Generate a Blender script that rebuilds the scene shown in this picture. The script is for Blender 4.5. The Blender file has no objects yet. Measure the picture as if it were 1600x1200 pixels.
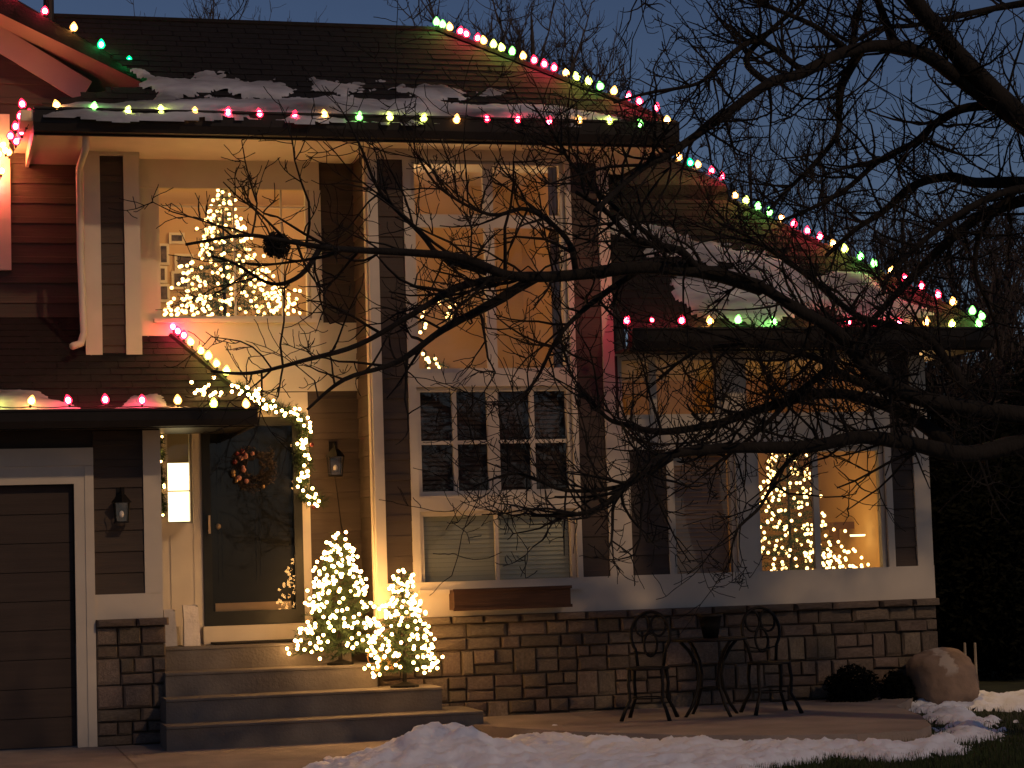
import bpy, math, random
import numpy as np
from mathutils import Vector, noise
random.seed(11)
C = bpy.context.scene.collection
scn = bpy.context.scene
R = math.radians

# ------------------------------------------------------------------ camera
A_, P_, RO = R(15.2), R(4.6), 0.031
FPX = 3400.0
CAM = Vector((0, -20.8, 1.62))
fw = Vector((math.sin(A_)*math.cos(P_), math.cos(A_)*math.cos(P_), math.sin(P_)))
r0 = Vector((math.cos(A_), -math.sin(A_), 0))
u0 = r0.cross(fw)
rt = r0*math.cos(RO) - u0*math.sin(RO)
up = u0*math.cos(RO) + r0*math.sin(RO)
cd = bpy.data.cameras.new('camera')
cam = bpy.data.objects.new('camera', cd); C.objects.link(cam)
cd.sensor_width = 36; cd.lens = FPX/1600*36; cd.clip_end = 2000; cd.clip_start = .1
from mathutils import Matrix
M3 = Matrix((rt, up, -fw)).transposed()
cam.matrix_world = Matrix.Translation(CAM) @ M3.to_4x4()
scn.camera = cam

# ------------------------------------------------------------------ world, key light, exposure
w = bpy.data.worlds.new('World'); scn.world = w; w.use_nodes = True
nt = w.node_tree; nt.nodes.clear()
out = nt.nodes.new('ShaderNodeOutputWorld'); bg = nt.nodes.new('ShaderNodeBackground')
sky = nt.nodes.new('ShaderNodeTexSky'); sky.sky_type = 'NISHITA'; sky.sun_disc = False
sky.sun_elevation = R(34); sky.sun_rotation = R(150)
sky.ozone_density = 3.0; sky.air_density = 1.0; sky.dust_density = .5
tint = nt.nodes.new('ShaderNodeMix'); tint.data_type = 'RGBA'; tint.blend_type = 'MULTIPLY'
tint.inputs[0].default_value = 1.0
tc = nt.nodes.new('ShaderNodeTexCoord'); ns = nt.nodes.new('ShaderNodeTexNoise')
mp = nt.nodes.new('ShaderNodeMapping'); mp.inputs['Scale'].default_value = (3, 3, 9)
ns.inputs['Scale'].default_value = 1.3; ns.inputs['Detail'].default_value = 5
rp = nt.nodes.new('ShaderNodeValToRGB')
rp.color_ramp.elements[0].position = .3; rp.color_ramp.elements[0].color = (.80, .80, .98, 1)
rp.color_ramp.elements[1].position = .75; rp.color_ramp.elements[1].color = (1.04, 1.0, 1.14, 1)
L = nt.links.new
L(tc.outputs['Generated'], mp.inputs[0]); L(mp.outputs[0], ns.inputs['Vector']); L(ns.outputs['Fac'], rp.inputs[0])
L(sky.outputs[0], tint.inputs[6]); L(rp.outputs[0], tint.inputs[7])
L(tint.outputs[2], bg.inputs[0]); bg.inputs[1].default_value = 0.027
L(bg.outputs[0], out.inputs[0])
SUN_AZ, SUN_EL = R(24), R(34)       # towards the lamp: to the right of the viewer, high
sd = bpy.data.lights.new('street_light_glow', 'SUN'); sd.energy = .78; sd.angle = R(1.6); sd.color = (1, .63, .36)
so = bpy.data.objects.new('street_light_glow', sd); C.objects.link(so)
dirv = Vector((math.sin(SUN_AZ)*math.cos(SUN_EL), -math.cos(SUN_AZ)*math.cos(SUN_EL), math.sin(SUN_EL)))
so.rotation_euler = dirv.to_track_quat('Z', 'Y').to_euler(); so.location = (12, -30, 20)
vs = scn.view_settings
vs.view_transform = 'Standard'; vs.look = 'None'; vs.gamma = 1; vs.exposure = 0; vs.use_curve_mapping = False

# ------------------------------------------------------------------ projection helpers (1600x1200 photo pixels -> places on real planes)
def ray(px, py):
    d = fw*FPX + rt*(px-800) - up*(py-600)
    return d.normalized()
def P(px, py, Y):
    d = ray(px, py); t = (Y-CAM.y)/d.y
    return CAM + d*t
def PZ(px, py, Z=0.0):
    d = ray(px, py); t = (Z-CAM.z)/d.z
    return CAM + d*t
def PH(px, py, p0, n):
    d = ray(px, py); t = (p0-CAM).dot(n)/d.dot(n)
    return CAM + d*t
def rc(x0, y0, x1, y1, Y):
    xm, ym = (x0+x1)/2, (y0+y1)/2
    return (P(x0, ym, Y).x, P(x1, ym, Y).x, P(xm, y1, Y).z, P(xm, y0, Y).z)   # X0,X1,Z0,Z1

# ------------------------------------------------------------------ object helpers
def tag(o, label=None, cat=None, group=None, kind=None):
    if label: o['label'] = label
    if cat: o['category'] = cat
    if group: o['group'] = group
    if kind: o['kind'] = kind
    return o
def link(name, me, parent=None, mat=None):
    o = bpy.data.objects.new(name, me); C.objects.link(o)
    if mat is not None and me is not None and len(me.materials) == 0: me.materials.append(mat)
    if parent:
        o.parent = parent
    return o
def empty(name, label, cat, loc=(0, 0, 0), group=None):
    o = bpy.data.objects.new(name, None); C.objects.link(o); o.location = loc
    o.empty_display_size = .1
    return tag(o, label, cat, group)
class MB:
    def __init__(s): s.v = []; s.f = []
    def add(s, vs, fs):
        b = len(s.v); s.v += [tuple(x) for x in vs]; s.f += [tuple(i+b for i in f) for f in fs]; return s
    def box(s, x0, x1, y0, y1, z0, z1):
        return s.add([(x0,y0,z0),(x1,y0,z0),(x1,y1,z0),(x0,y1,z0),(x0,y0,z1),(x1,y0,z1),(x1,y1,z1),(x0,y1,z1)],
                     [(0,3,2,1),(4,5,6,7),(0,1,5,4),(1,2,6,5),(2,3,7,6),(3,0,4,7)])
    def tube(s, pts, rad, n=6, cap=True):
        pts = [Vector(p) for p in pts]
        if not hasattr(rad, '__len__'): rad = [rad]*len(pts)
        b = len(s.v); prev = None
        for i, p in enumerate(pts):
            t = (pts[min(i+1, len(pts)-1)]-pts[max(i-1, 0)])
            t = t.normalized() if t.length > 1e-9 else Vector((0,0,1))
            if prev is None:
                a = Vector((0,0,1)) if abs(t.z) < .9 else Vector((1,0,0))
                u = t.cross(a).normalized()
            else:
                u = (prev - t*prev.dot(t))
                u = u.normalized() if u.length > 1e-6 else t.orthogonal().normalized()
            prev = u; v = t.cross(u)
            for k in range(n):
                q = p + (u*math.cos(2*math.pi*k/n)+v*math.sin(2*math.pi*k/n))*rad[i]
                s.v.append(tuple(q))
        for i in range(len(pts)-1):
            for k in range(n):
                a0 = b+i*n+k; a1 = b+i*n+(k+1) % n
                s.f.append((a0, a1, a1+n, a0+n))
        if cap and n > 3:
            s.f.append(tuple(b+k for k in range(n))[::-1]); e = b+(len(pts)-1)*n
            s.f.append(tuple(e+k for k in range(n)))
        return s
    def lathe(s, prof, n=10, c=(0,0,0)):      # prof: (r,z)
        b = len(s.v)
        for r, z in prof:
            for k in range(n):
                s.v.append((c[0]+r*math.cos(2*math.pi*k/n), c[1]+r*math.sin(2*math.pi*k/n), c[2]+z))
        for i in range(len(prof)-1):
            for k in range(n):
                a0 = b+i*n+k; a1 = b+i*n+(k+1) % n
                s.f.append((a0, a1, a1+n, a0+n))
        s.f.append(tuple(b+k for k in range(n))[::-1]); e = b+(len(prof)-1)*n
        s.f.append(tuple(e+k for k in range(n)))
        return s
    def ball(s, c, r, n=8, m=5, sz=1):
        prof = [(max(1e-4, r*math.sin(math.pi*i/m)), -r*sz*math.cos(math.pi*i/m)) for i in range(m+1)]
        return s.lathe(prof, n, c)
    def mesh(s, name, mat=None, smooth=False):
        me = bpy.data.meshes.new(name); me.from_pydata(s.v, [], s.f); me.update()
        if mat: me.materials.append(mat)
        if smooth: me.polygons.foreach_set('use_smooth', [True]*len(me.polygons))
        return me
    def obj(s, name, mat=None, parent=None, smooth=False, local=False):
        if parent is not None and not local:
            pl = world_loc(parent)
            s.v = [(a-pl.x, b-pl.y, c-pl.z) for a, b, c in s.v]
        return link(name, s.mesh(name, mat, smooth), parent)
def world_loc(o):
    p = Vector(o.location); q = o.parent
    while q: p = p+Vector(q.location); q = q.parent
    return p

# ------------------------------------------------------------------ materials
def mat(name, col, rough=.7, var=.25, scale=8, bump=.0, spec=.3, metal=0, stretch=(1,1,1), col2=None, rnd=0, bscale=None):
    m = bpy.data.materials.new(name); m.use_nodes = True; t = m.node_tree; N = t.nodes; b = N['Principled BSDF']
    b.inputs['Roughness'].default_value = rough; b.inputs['Metallic'].default_value = metal
    b.inputs['Specular IOR Level'].default_value = spec
    co = N.new('ShaderNodeTexCoord'); mp = N.new('ShaderNodeMapping'); mp.inputs['Scale'].default_value = stretch
    n1 = N.new('ShaderNodeTexNoise'); n1.inputs['Scale'].default_value = scale; n1.inputs['Detail'].default_value = 6
    r = N.new('ShaderNodeValToRGB'); r.color_ramp.elements[0].position = .3; r.color_ramp.elements[1].position = .7
    c2 = col2 if col2 else tuple(min(1, c*(1+var)) for c in col)
    c1 = col if col2 else tuple(c*(1-var) for c in col)
    r.color_ramp.elements[0].color = (*c1, 1); r.color_ramp.elements[1].color = (*c2, 1)
    t.links.new(co.outputs['Object'], mp.inputs[0]); t.links.new(mp.outputs[0], n1.inputs['Vector'])
    t.links.new(n1.outputs['Fac'], r.inputs[0])
    last = r.outputs[0]
    if rnd:
        oi = N.new('ShaderNodeObjectInfo'); hs = N.new('ShaderNodeHueSaturation')
        mr = N.new('ShaderNodeMapRange'); mr.inputs[3].default_value = 1-rnd; mr.inputs[4].default_value = 1+rnd
        t.links.new(oi.outputs['Random'], mr.inputs[0]); t.links.new(mr.outputs[0], hs.inputs['Value'])
        m2 = N.new('ShaderNodeMapRange'); m2.inputs[3].default_value = .5-rnd*.06; m2.inputs[4].default_value = .5+rnd*.06
        wn = N.new('ShaderNodeTexWhiteNoise'); wn.noise_dimensions = '1D'
        t.links.new(oi.outputs['Random'], wn.inputs['W']); t.links.new(wn.outputs['Value'], m2.inputs[0]); t.links.new(m2.outputs[0], hs.inputs['Hue'])
        t.links.new(last, hs.inputs['Color']); last = hs.outputs[0]
    t.links.new(last, b.inputs['Base Color'])
    if bump:
        n2 = N.new('ShaderNodeTexNoise'); n2.inputs['Scale'].default_value = bscale or scale*4; n2.inputs['Detail'].default_value = 4
        bp = N.new('ShaderNodeBump'); bp.inputs['Strength'].default_value = bump; bp.inputs['Distance'].default_value = .02
        t.links.new(mp.outputs[0], n2.inputs['Vector']); t.links.new(n2.outputs['Fac'], bp.inputs['Height']); t.links.new(bp.outputs[0], b.inputs['Normal'])
    return m
def emis(name, col, s, sample=True):
    m = bpy.data.materials.new(name); m.use_nodes = True; t = m.node_tree; t.nodes.clear()
    o = t.nodes.new('ShaderNodeOutputMaterial'); e = t.nodes.new('ShaderNodeEmission')
    e.inputs[0].default_value = (*col, 1); e.inputs[1].default_value = s; t.links.new(e.outputs[0], o.inputs[0])
    if not sample: m.cycles.emission_sampling = 'NONE'
    return m
def bulbglass(name, col, s):
    m = bpy.data.materials.new(name); m.use_nodes = True; t = m.node_tree; t.nodes.clear()
    o = t.nodes.new('ShaderNodeOutputMaterial'); e = t.nodes.new('ShaderNodeEmission'); tr = t.nodes.new('ShaderNodeBsdfTransparent')
    mx = t.nodes.new('ShaderNodeMixShader'); mx.inputs[0].default_value = .5
    tr.inputs[0].default_value = (*[.4+.6*c for c in col], 1)
    e.inputs[0].default_value = (*col, 1); e.inputs[1].default_value = s
    t.links.new(tr.outputs[0], mx.inputs[1]); t.links.new(e.outputs[0], mx.inputs[2]); t.links.new(mx.outputs[0], o.inputs[0])
    return m
def glass(name, k=.06, tintc=(1,1,1)):
    m = bpy.data.materials.new(name); m.use_nodes = True; t = m.node_tree; t.nodes.clear()
    o = t.nodes.new('ShaderNodeOutputMaterial'); g = t.nodes.new('ShaderNodeBsdfGlossy'); tr = t.nodes.new('ShaderNodeBsdfTransparent')
    g.inputs['Roughness'].default_value = .02; tr.inputs[0].default_value = (*tintc, 1)
    mx = t.nodes.new('ShaderNodeMixShader'); mx.inputs[0].default_value = k
    t.links.new(tr.outputs[0], mx.inputs[1]); t.links.new(g.outputs[0], mx.inputs[2]); t.links.new(mx.outputs[0], o.inputs[0])
    return m
M = {}
M['trim'] = mat('trim_paint', (.58,.52,.42), .55, .06, 3, bump=.05)
M['siding'] = mat('brown_siding', (.070,.052,.040), .75, .12, 5, bump=.15, stretch=(.3,1,6), rnd=.10)
M['dark'] = mat('dark_brown_gutter', (.014,.011,.009), .5, .2, 6, bump=.05)
M['shingle'] = mat('roof_shingle', (.0085,.0075,.007), .95, .35, 14, bump=.2, rnd=.05)
M['roofdeck'] = mat('roof_deck', (.013,.011,.010), .95, .4, 9, bump=.4)
M['stone'] = mat('ledge_stone', (.175,.138,.105), .9, .28, 9, bump=.9, rnd=.28, bscale=24)
M['mortar'] = mat('mortar', (.17,.135,.11), .95, .3, 20, bump=.4)
M['concrete'] = mat('concrete', (.27,.225,.19), .9, .18, 2.2, bump=.35, bscale=40)
M['step'] = mat('step_concrete', (.145,.13,.115), .9, .22, 3, bump=.3, bscale=40)
M['thinsnow'] = mat('thin_roof_snow', (.10,.10,.11), .8, .1, 3.2, bump=.6, stretch=(.35,1,1), col2=(.50,.52,.57))
M['snow'] = mat('snow', (.72,.78,.88), .6, .05, 5, bump=.6, bscale=16)
M['lawn'] = mat('lawn_soil', (.022,.028,.012), .95, .4, 3, bump=.5)
M['grass'] = mat('grass_blade', (.03,.045,.014), .9, .4, 3)
M['bark'] = mat('tree_bark', (.013,.011,.009), .95, .35, 8, bump=.9, stretch=(1,1,.4))
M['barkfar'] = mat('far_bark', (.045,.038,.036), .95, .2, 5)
M['needle'] = mat('fir_needles', (.022,.045,.016), .8, .4, 12)
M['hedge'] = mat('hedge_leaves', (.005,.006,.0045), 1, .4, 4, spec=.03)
M['twigs'] = mat('wreath_twigs', (.085,.06,.042), .9, .3, 9)
M['iron'] = mat('black_iron', (.006,.0055,.0055), .6, .2, 10, metal=.3)
M['garage'] = mat('garage_door_paint', (.052,.037,.029), .7, .12, 4, bump=.1, stretch=(.3,1,5))
M['doorpaint'] = mat('black_door_paint', (.020,.021,.017), .35, .15, 6)
M['brass'] = mat('brass_plate', (.60,.44,.27), .35, .1, 6, metal=.2)
M['palerock'] = mat('pale_rock', (.50,.43,.36), .9, .15, 12)
M['boulder'] = mat('boulder_rock', (.21,.15,.11), .9, .25, 4, bump=.6)
M['wallpaint'] = mat('warm_wall_paint', (.62,.43,.24), .8, .05, 2)
M['wallorange'] = mat('orange_wall_paint', (.62,.38,.15), .8, .06, 2)
M['ceil'] = mat('ceiling_paint', (.72,.60,.44), .8, .03, 2)
M['wood'] = mat('room_wood', (.13,.06,.025), .5, .3, 6, stretch=(1,1,.3))
M['blind'] = mat('pale_blind', (.34,.35,.25), .7, .05, 4)
M['blindtan'] = mat('tan_blind', (.26,.20,.16), .7, .05, 4)
M['blinddark'] = mat('dark_blind', (.040,.028,.022), .8, .15, 4)
M['paper'] = mat('paper_bag', (.72,.66,.58), .8, .08, 6, bump=.3)
M['wood_planter'] = mat('planter_wood', (.055,.027,.016), .8, .3, 6, stretch=(.3,1,6), bump=.2)
M['redorn'] = mat('red_ornament', (.16,.02,.018), .25, .1, 4, spec=.6)
M['goldorn'] = mat('gold_ornament', (.32,.20,.10), .25, .1, 4, metal=.6)
M['dullorn'] = mat('dull_rose_ornament', (.36,.16,.12), .5, .2, 6)
M['ribbon'] = mat('gold_ribbon', (.62,.36,.12), .4, .2, 12)
M['picture'] = mat('photo_print', (.10,.07,.05), .6, .7, 14)
M['picframe'] = mat('white_frame', (.75,.68,.55), .5, .04, 5)
M['rubber'] = mat('door_mat', (.02,.018,.016), .95, .2, 20, bump=.5)
M['stake'] = mat('stake_wood', (.30,.25,.18), .8, .2, 9)
M['wire'] = mat('green_wire', (.012,.022,.012), .6, .1, 5)
M['shade'] = emis('lit_shade', (1,.80,.40), 3.6)
M['lampdisc'] = emis('ceiling_bulb', (1,.66,.28), 330)
M['lampdisc2'] = emis('dim_ceiling_bulb', (1,.66,.33), 68)
M['lampdisc3'] = emis('room_bulb', (1,.56,.2), 230)
M['fairy'] = emis('fairy_bulb', (1,.50,.15), 40)
M['fairyin'] = emis('indoor_fairy_bulb', (1,.58,.18), 9)
COL = {'R': (1,.02,.06), 'G': (.22,1,.16), 'W': (1,.46,.10), 'Y': (.85,1,.16), 'g': (0.0,.9,.22)}
CORE = {'R': (1,.10,.20), 'G': (.55,1,.35), 'W': (1,.58,.22), 'Y': (.95,1,.3), 'g': (.1,1,.4)}
GL = {k: bulbglass('bulb_glass_'+k.lower()+('_light' if k != 'g' else '_deep'), COL[k], 7) for k in COL}
CO = {k: emis('bulb_core_'+k.lower()+('_light' if k != 'g' else '_deep'), CORE[k], 300 if k in 'R' else (150 if k != 'W' else 220)) for k in COL}
M['glass'] = glass('window_glass', .05)
M['doorglass'] = glass('storm_door_glass', .032, (.6,.6,.6))

# ================================================================== GROUND
def sheet(name, pts, z, mt, kind='structure', thick=0, label=None):
    b = MB(); n = len(pts)
    if thick:
        b.add([(p[0],p[1],z) for p in pts]+[(p[0],p[1],z-thick) for p in pts],
              [tuple(range(n))]+[(i, i+n, (i+1) % n+n, (i+1) % n) for i in range(n)])
    else:
        b.add([(p[0],p[1],z) for p in pts], [tuple(range(n))])
    o = b.obj(name, mt); tag(o, label, kind=kind); return o
sheet('ground', [(-150,-60),(220,-60),(220,400),(-150,400)], -.012, M['lawn'], label='dark winter lawn stretching round the house')
drive = [(-8,-19),(-8,.6)] + [(3.2,.6)] + [tuple(PZ(x,y).xy) for x, y in ((640,1140),(800,1152),(845,1180),(800,1300))] + [(3.2,-12),(2.0,-19)]
b = MB()
sheet('driveway', drive, .0, M['concrete'], label='brown concrete driveway and walk in front of garage and steps')
gp = PZ(200,1165); 
b = MB(); j0 = PZ(165,1152,.003); j1 = PZ(212,1196,.003); j2 = PZ(260,1290,.003)
jn = MB()
for q0, q1 in ((j0,j1),(j1,j2)):
    d = (q1-q0).normalized(); s_ = Vector((-d.y,d.x,0))*.009
    jn.add([q0-s_,q0+s_,q1+s_,q1-s_],[(0,1,2,3)])
tag(jn.obj('driveway_joint', M['mortar']), kind='structure')
PATZ = .10
pat = [(5.2,.02),(P(1440,1085,0).x,.02)] + [tuple(PZ(x,y,PATZ).xy) for x, y in ((1400,1103),(1438,1117),(1455,1133),(1435,1141),(1340,1147),(1200,1149),(1060,1148),(900,1143),(800,1137),(730,1132))]
sheet('patio', pat, PATZ, M['concrete'], thick=.2, label='raised concrete patio slab along the stone wall')

# ------------------------------------------------------------------ snow builder
def dist_poly(x, y, poly):
    inside = False; dm = 1e9; n = len(poly)
    for i in range(n):
        x1, y1 = poly[i]; x2, y2 = poly[(i+1) % n]
        if (y1 > y) != (y2 > y) and x < (x2-x1)*(y-y1)/(y2-y1)+x1: inside = not inside
        dx, dy = x2-x1, y2-y1; l2 = dx*dx+dy*dy+1e-12
        t = max(0, min(1, ((x-x1)*dx+(y-y1)*dy)/l2))
        dm = min(dm, math.hypot(x-x1-t*dx, y-y1-t*dy))
    return dm if inside else -dm
def snow(name, poly, fn, step, hmax, label, amp=.12, edge=.5, kind='stuff', bumps=(), rough=1.0, thresh=0, fs=3.0):
    xs = [p[0] for p in poly]; ys = [p[1] for p in poly]
    x0, x1, y0, y1 = min(xs)-amp, max(xs)+amp, min(ys)-amp, max(ys)+amp
    nx = max(2, int((x1-x0)/step)); ny = max(2, int((y1-y0)/step))
    H = {}
    for i in range(nx+1):
        for j in range(ny+1):
            x = x0+(x1-x0)*i/nx; y = y0+(y1-y0)*j/ny
            d = dist_poly(x, y, poly)
            d += amp*noise.fractal(Vector((x*fs*(.45 if thresh else 1), y*fs, 7.3+x*.05)), .7, 2.1, 6) - thresh
            if d > 0:
                h = hmax*(1-math.exp(-d/edge))*(1+.55*rough*noise.fractal(Vector((x*2.3, y*2.3, 1.7)), .9, 2, 4)) + (.045 if hmax > .06 else .008)*rough*noise.fractal(Vector((x*5, y*5, 0)), .7, 2, 5)
                for bx, by, br, bh in bumps:
                    q = ((x-bx)**2+(y-by)**2)/(br*br)
                    if q < 6: h += bh*math.exp(-q)*(1+.22*noise.fractal(Vector((x*4, y*4, 5)), .9, 2, 4))*min(1, d/.08)
                H[i, j] = max(.004, h)
            elif d > -step*1.5: H[i, j] = -.01
    b = MB(); idx = {}
    for (i, j), h in H.items():
        x = x0+(x1-x0)*i/nx; y = y0+(y1-y0)*j/ny
        idx[i, j] = len(b.v); b.v.append(tuple(fn(x, y, h)))
    for (i, j) in H:
        q = [(i,j),(i+1,j),(i+1,j+1),(i,j+1)]
        if all(k in H for k in q) and max(H[k] for k in q) > 0: b.f.append(tuple(idx[k] for k in q))
    o = b.obj(name, M['thinsnow' if name == 'roof_snow' else 'snow'], smooth=True); tag(o, label, kind=kind); return o
gpx = lambda L_: [tuple(PZ(x, y).xy) for x, y in L_]
pk = PZ(690,1196); pk2 = PZ(640,1205); pk3 = PZ(760,1200); pk4=PZ(590,1212)
snow('snow_bank', gpx([(480,1215),(500,1196),(560,1182),(640,1172),(740,1168),(800,1160),(840,1148),(880,1146),(950,1154),(1060,1160),(1150,1164),(1250,1166),(1400,1166),(1462,1156),(1470,1140),(1452,1120),(1400,1104),(1330,1094),(1300,1088),(1400,1082),(1450,1086),(1480,1090),(1600,1086),(1680,1086),(1680,1108),(1480,1108),(1545,1122),(1560,1150),(1500,1172),(1420,1188),(1300,1184),(1200,1206),(1100,1230),(480,1240)]),
     lambda x, y, h: (x, y, h-.005), .032, .075, 'melting snow bank between the driveway and the patio edge', amp=.22, edge=.18,
     bumps=[(pk.x,pk.y,.46,.20),(pk2.x,pk2.y,.35,.09),(pk3.x,pk3.y,.4,.07),(pk4.x,pk4.y,.35,.03)], fs=2.2)
# grass at the lower right
gb = MB(); rg = random.Random(3)
for k in range(26000):
    q = PZ(rg.uniform(1150,1680), 1092+ (rg.random()**.6)*150)
    a = rg.uniform(0, 6.28); h = rg.uniform(.02,.055); wd = .004
    dx, dy = math.cos(a)*wd, math.sin(a)*wd; l = rg.uniform(-.02,.02)
    gb.add([(q.x-dx,q.y-dy,-.012),(q.x+dx,q.y+dy,-.012),(q.x+l,q.y+l*.6,h)], [(0,1,2)])
tag(gb.obj('lawn_grass', M['grass']), 'short dark green lawn grass at the lower right', kind='stuff')

# ================================================================== HOUSE
house = empty('house', 'two-storey brown lap-sided house with white trim, stone base and christmas lights', 'house', (5, 0, 0))
def hb(name, x0, x1, y0, y1, z0, z1, m, parent=None):
    return MB().box(min(x0,x1), max(x0,x1), y0, y1, min(z0,z1), max(z0,z1)).obj(name, M[m], parent or house)
def wall(name, X0, X1, Z0, Z1, Y0, Y1, holes, m='siding', parent=None):
    xs = sorted({X0, X1}|{h for q in holes for h in q[:2] if X0 < h < X1}); zs = sorted({Z0, Z1}|{h for q in holes for h in q[2:4] if Z0 < h < Z1})
    b = MB()
    for i in range(len(xs)-1):
        for j in range(len(zs)-1):
            cx, cz = (xs[i]+xs[i+1])/2, (zs[j]+zs[j+1])/2
            if not any(q[0] < cx < q[1] and q[2] < cz < q[3] for q in holes): b.box(xs[i], xs[i+1], Y0, Y1, zs[j], zs[j+1])
    return b.obj(name, M[m], parent or house)
PL = {}
def siding(parent, o, u, n, length, Z0, Z1, expo=.20):
    """lap planks: o base point on wall, u horizontal direction, n outward normal"""
    o, u, n = Vector(o), Vector(u), Vector(n); z = Z0
    while z < Z1-.01:
        h = min(expo, Z1-z); key = (round(length,3), round(h,3), tuple(u), tuple(n))
        if key not in PL:
            b = MB(); pr = [(0,.026),(h*.30,.022),(h*.32,.017),(h*.94,.011),(h,.011)]
            vs_ = []
            for s in (0, length):
                for zz, p in pr: vs_.append(u*s+n*p+Vector((0,0,zz)))
                vs_.append(u*s+Vector((0,0,h))); vs_.append(u*s)
            k = 7
            fs_ = [(i, i+k, i+1+k, i+1) for i in range(k-1)]+[(k-1, 2*k-1, k, 0), tuple(range(k)), tuple(range(2*k-1, k-1, -1))]
            b.add(vs_, fs_); PL[key] = b.mesh('plank', M['siding'])
        p = link('plank', PL[key], parent); p.location = o+Vector((0,0,z-o.z))-world_loc(parent)
        z += expo
def board(x0, x1, z0, z1, Y, t=.03, name='trim_board', m='trim'):
    return hb(name, x0, x1, Y-t, Y, z0, z1, m)
def window(X0, X1, Z0, Z1, Y, fw_=.045, vm=(), hm=(), mw=.022, label=None, depth=.09):
    """frame mesh in the hole X0..X1,Z0..Z1; panes and muntins are sub-parts. vm/hm absolute positions"""
    b = MB(); y0, y1 = Y+.012, Y+depth
    b.box(X0, X0+fw_, y0, y1, Z0, Z1); b.box(X1-fw_, X1, y0, y1, Z0, Z1)
    b.box(X0+fw_, X1-fw_, y0, y1, Z0, Z0+fw_); b.box(X0+fw_, X1-fw_, y0, y1, Z1-fw_, Z1)
    f = b.obj('window', M['trim'], house)
    if label: f['label'] = label
    for v in vm:
        ww = mw
        if isinstance(v, tuple): v, ww = v
        MB().box(v-ww/2, v+ww/2, y0+.018, y1-.012, Z0+fw_, Z1-fw_).obj('muntin', M['trim'], f)
    for v in hm:
        ww = mw
        if isinstance(v, tuple): v, ww = v
        MB().box(X0+fw_, X1-fw_, y0+.022, y1-.016, v-ww/2, v+ww/2).obj('muntin', M['trim'], f)
    yg = (y0+y1)/2+.005
    vl = [X0+fw_]+[v[0] if isinstance(v, tuple) else v for v in vm]+[X1-fw_]
    for i in range(len(vl)-1):
        MB().add([(vl[i],yg,Z0+fw_),(vl[i+1],yg,Z0+fw_),(vl[i+1],yg,Z1-fw_),(vl[i],yg,Z1-fw_)],[(0,1,2,3)]).obj('pane', M['glass'], f)
    return f

YA, YB, YBOX, YC = 0.0, .80, .45, 1.15
# key lines
a0 = P(585,600,YA).x           # left front corner of the tall bay
a1 = P(958,560,YA).x           # right corner of tall bay
a2 = P(1449,820,YA).x          # right end of house
g1 = P(254,940,YA).x           # right edge of stone pier
zEave = P(555,217,-.5).z       # underside of upper gutter
zEave2 = P(1250,545,-.5).z     # underside of lower right gutter
zSt = P(1000,952,YA).z         # top of stone
LAND = P(400,1003,YB).z        # landing level
zTop = zEave + .02
print('a0 %.2f a1 %.2f a2 %.2f g1 %.2f zE %.2f zE2 %.2f zSt %.2f land %.2f base %.2f' % (a0,a1,a2,g1,zEave,zEave2,zSt,LAND,P(700,1113,0).z))

# ---- tall bay front wall with its windows
U1 = rc(641,250,887,582,YA)    # upper window group opening
MID = rc(651,604,892,773,YA)
LOW = rc(660,797,901,917,YA)
for k in (MID, LOW): pass
# align the three groups on common sides
wx0 = (U1[0]+MID[0]+LOW[0])/3; wx1 = (U1[1]+MID[1]+LOW[1])/3
U1 = (wx0,wx1,U1[2],U1[3]); MID = (wx0,wx1,MID[2],MID[3]); LOW = (wx0,wx1,LOW[2],LOW[3])
sb = zSt+.34                    # top of the wide board above the stone
bw = wall('front_wall', a0, a1, zSt, zTop, YA, YA+.12, [U1, MID, LOW])
st1 = (P(584,560,YA).x, P(627,560,YA).x)      # left siding strip
st1 = (P(596,600,YA).x, P(637,600,YA).x)
st2 = (P(900,600,YA).x, P(942,600,YA).x)
siding(bw, (st1[0],YA,sb), (1,0,0), (0,-1,0), st1[1]-st1[0], sb, zTop-.12)
siding(bw, (st2[0],YA,sb), (1,0,0), (0,-1,0), st2[1]-st2[0], sb, zTop-.12)
board(a0-.03, st1[0], sb, zTop-.12, YA, .045, 'corner_board')
board(st1[1], wx0, sb, zTop-.12, YA, .04)
board(wx1, st2[0], sb, zTop-.12, YA, .04)
board(st2[1], a1, sb, zTop-.12, YA, .045, 'corner_board')
board(a0-.03, a1, zTop-.12, zTop, YA, .05, 'frieze_board')
board(wx0, wx1, MID[3], U1[2], YA, .038); board(wx0, wx1, LOW[3], MID[2], YA, .038)
board(wx0, wx1, U1[3], zTop-.12, YA, .038); board(wx0, wx1, sb, LOW[2], YA, .036)
hb('window_sill', wx0-.03, wx1+.03, -.09, -.038, LOW[2]-.05, LOW[2]-.005, 'trim')
um = P(768,450,YA).x; ut = P(765,345,YA).z
window(*U1, YA, vm=[(um,.10)], hm=[(ut,.13)], label='upper bay window glowing amber')
mm = P(773,690,YA).x
qv = [(wx0+mm)/2, (mm,.12), (mm+wx1)/2]
window(*MID, YA, vm=qv, hm=[(P(773,690,YA).z,.035)], mw=.045, label='middle bay window with dark panes')
window(*LOW, YA, vm=[(mm,.035)], label='bottom bay window with pale green blind')
# ---- side (left facing) of the bay towards the recess
sw = hb('side_wall', a0, a0+.1, YA+.12, YB+.02, zSt-.2, zTop, 'siding')
siding(sw, (a0,YB,zSt), (0,-1,0), (-1,0,0), YB-.10, zSt, zTop-.1)
hb('corner_board', a0-.045, a0, YA, YA+.11, zSt, zTop-.1, 'trim')
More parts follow.
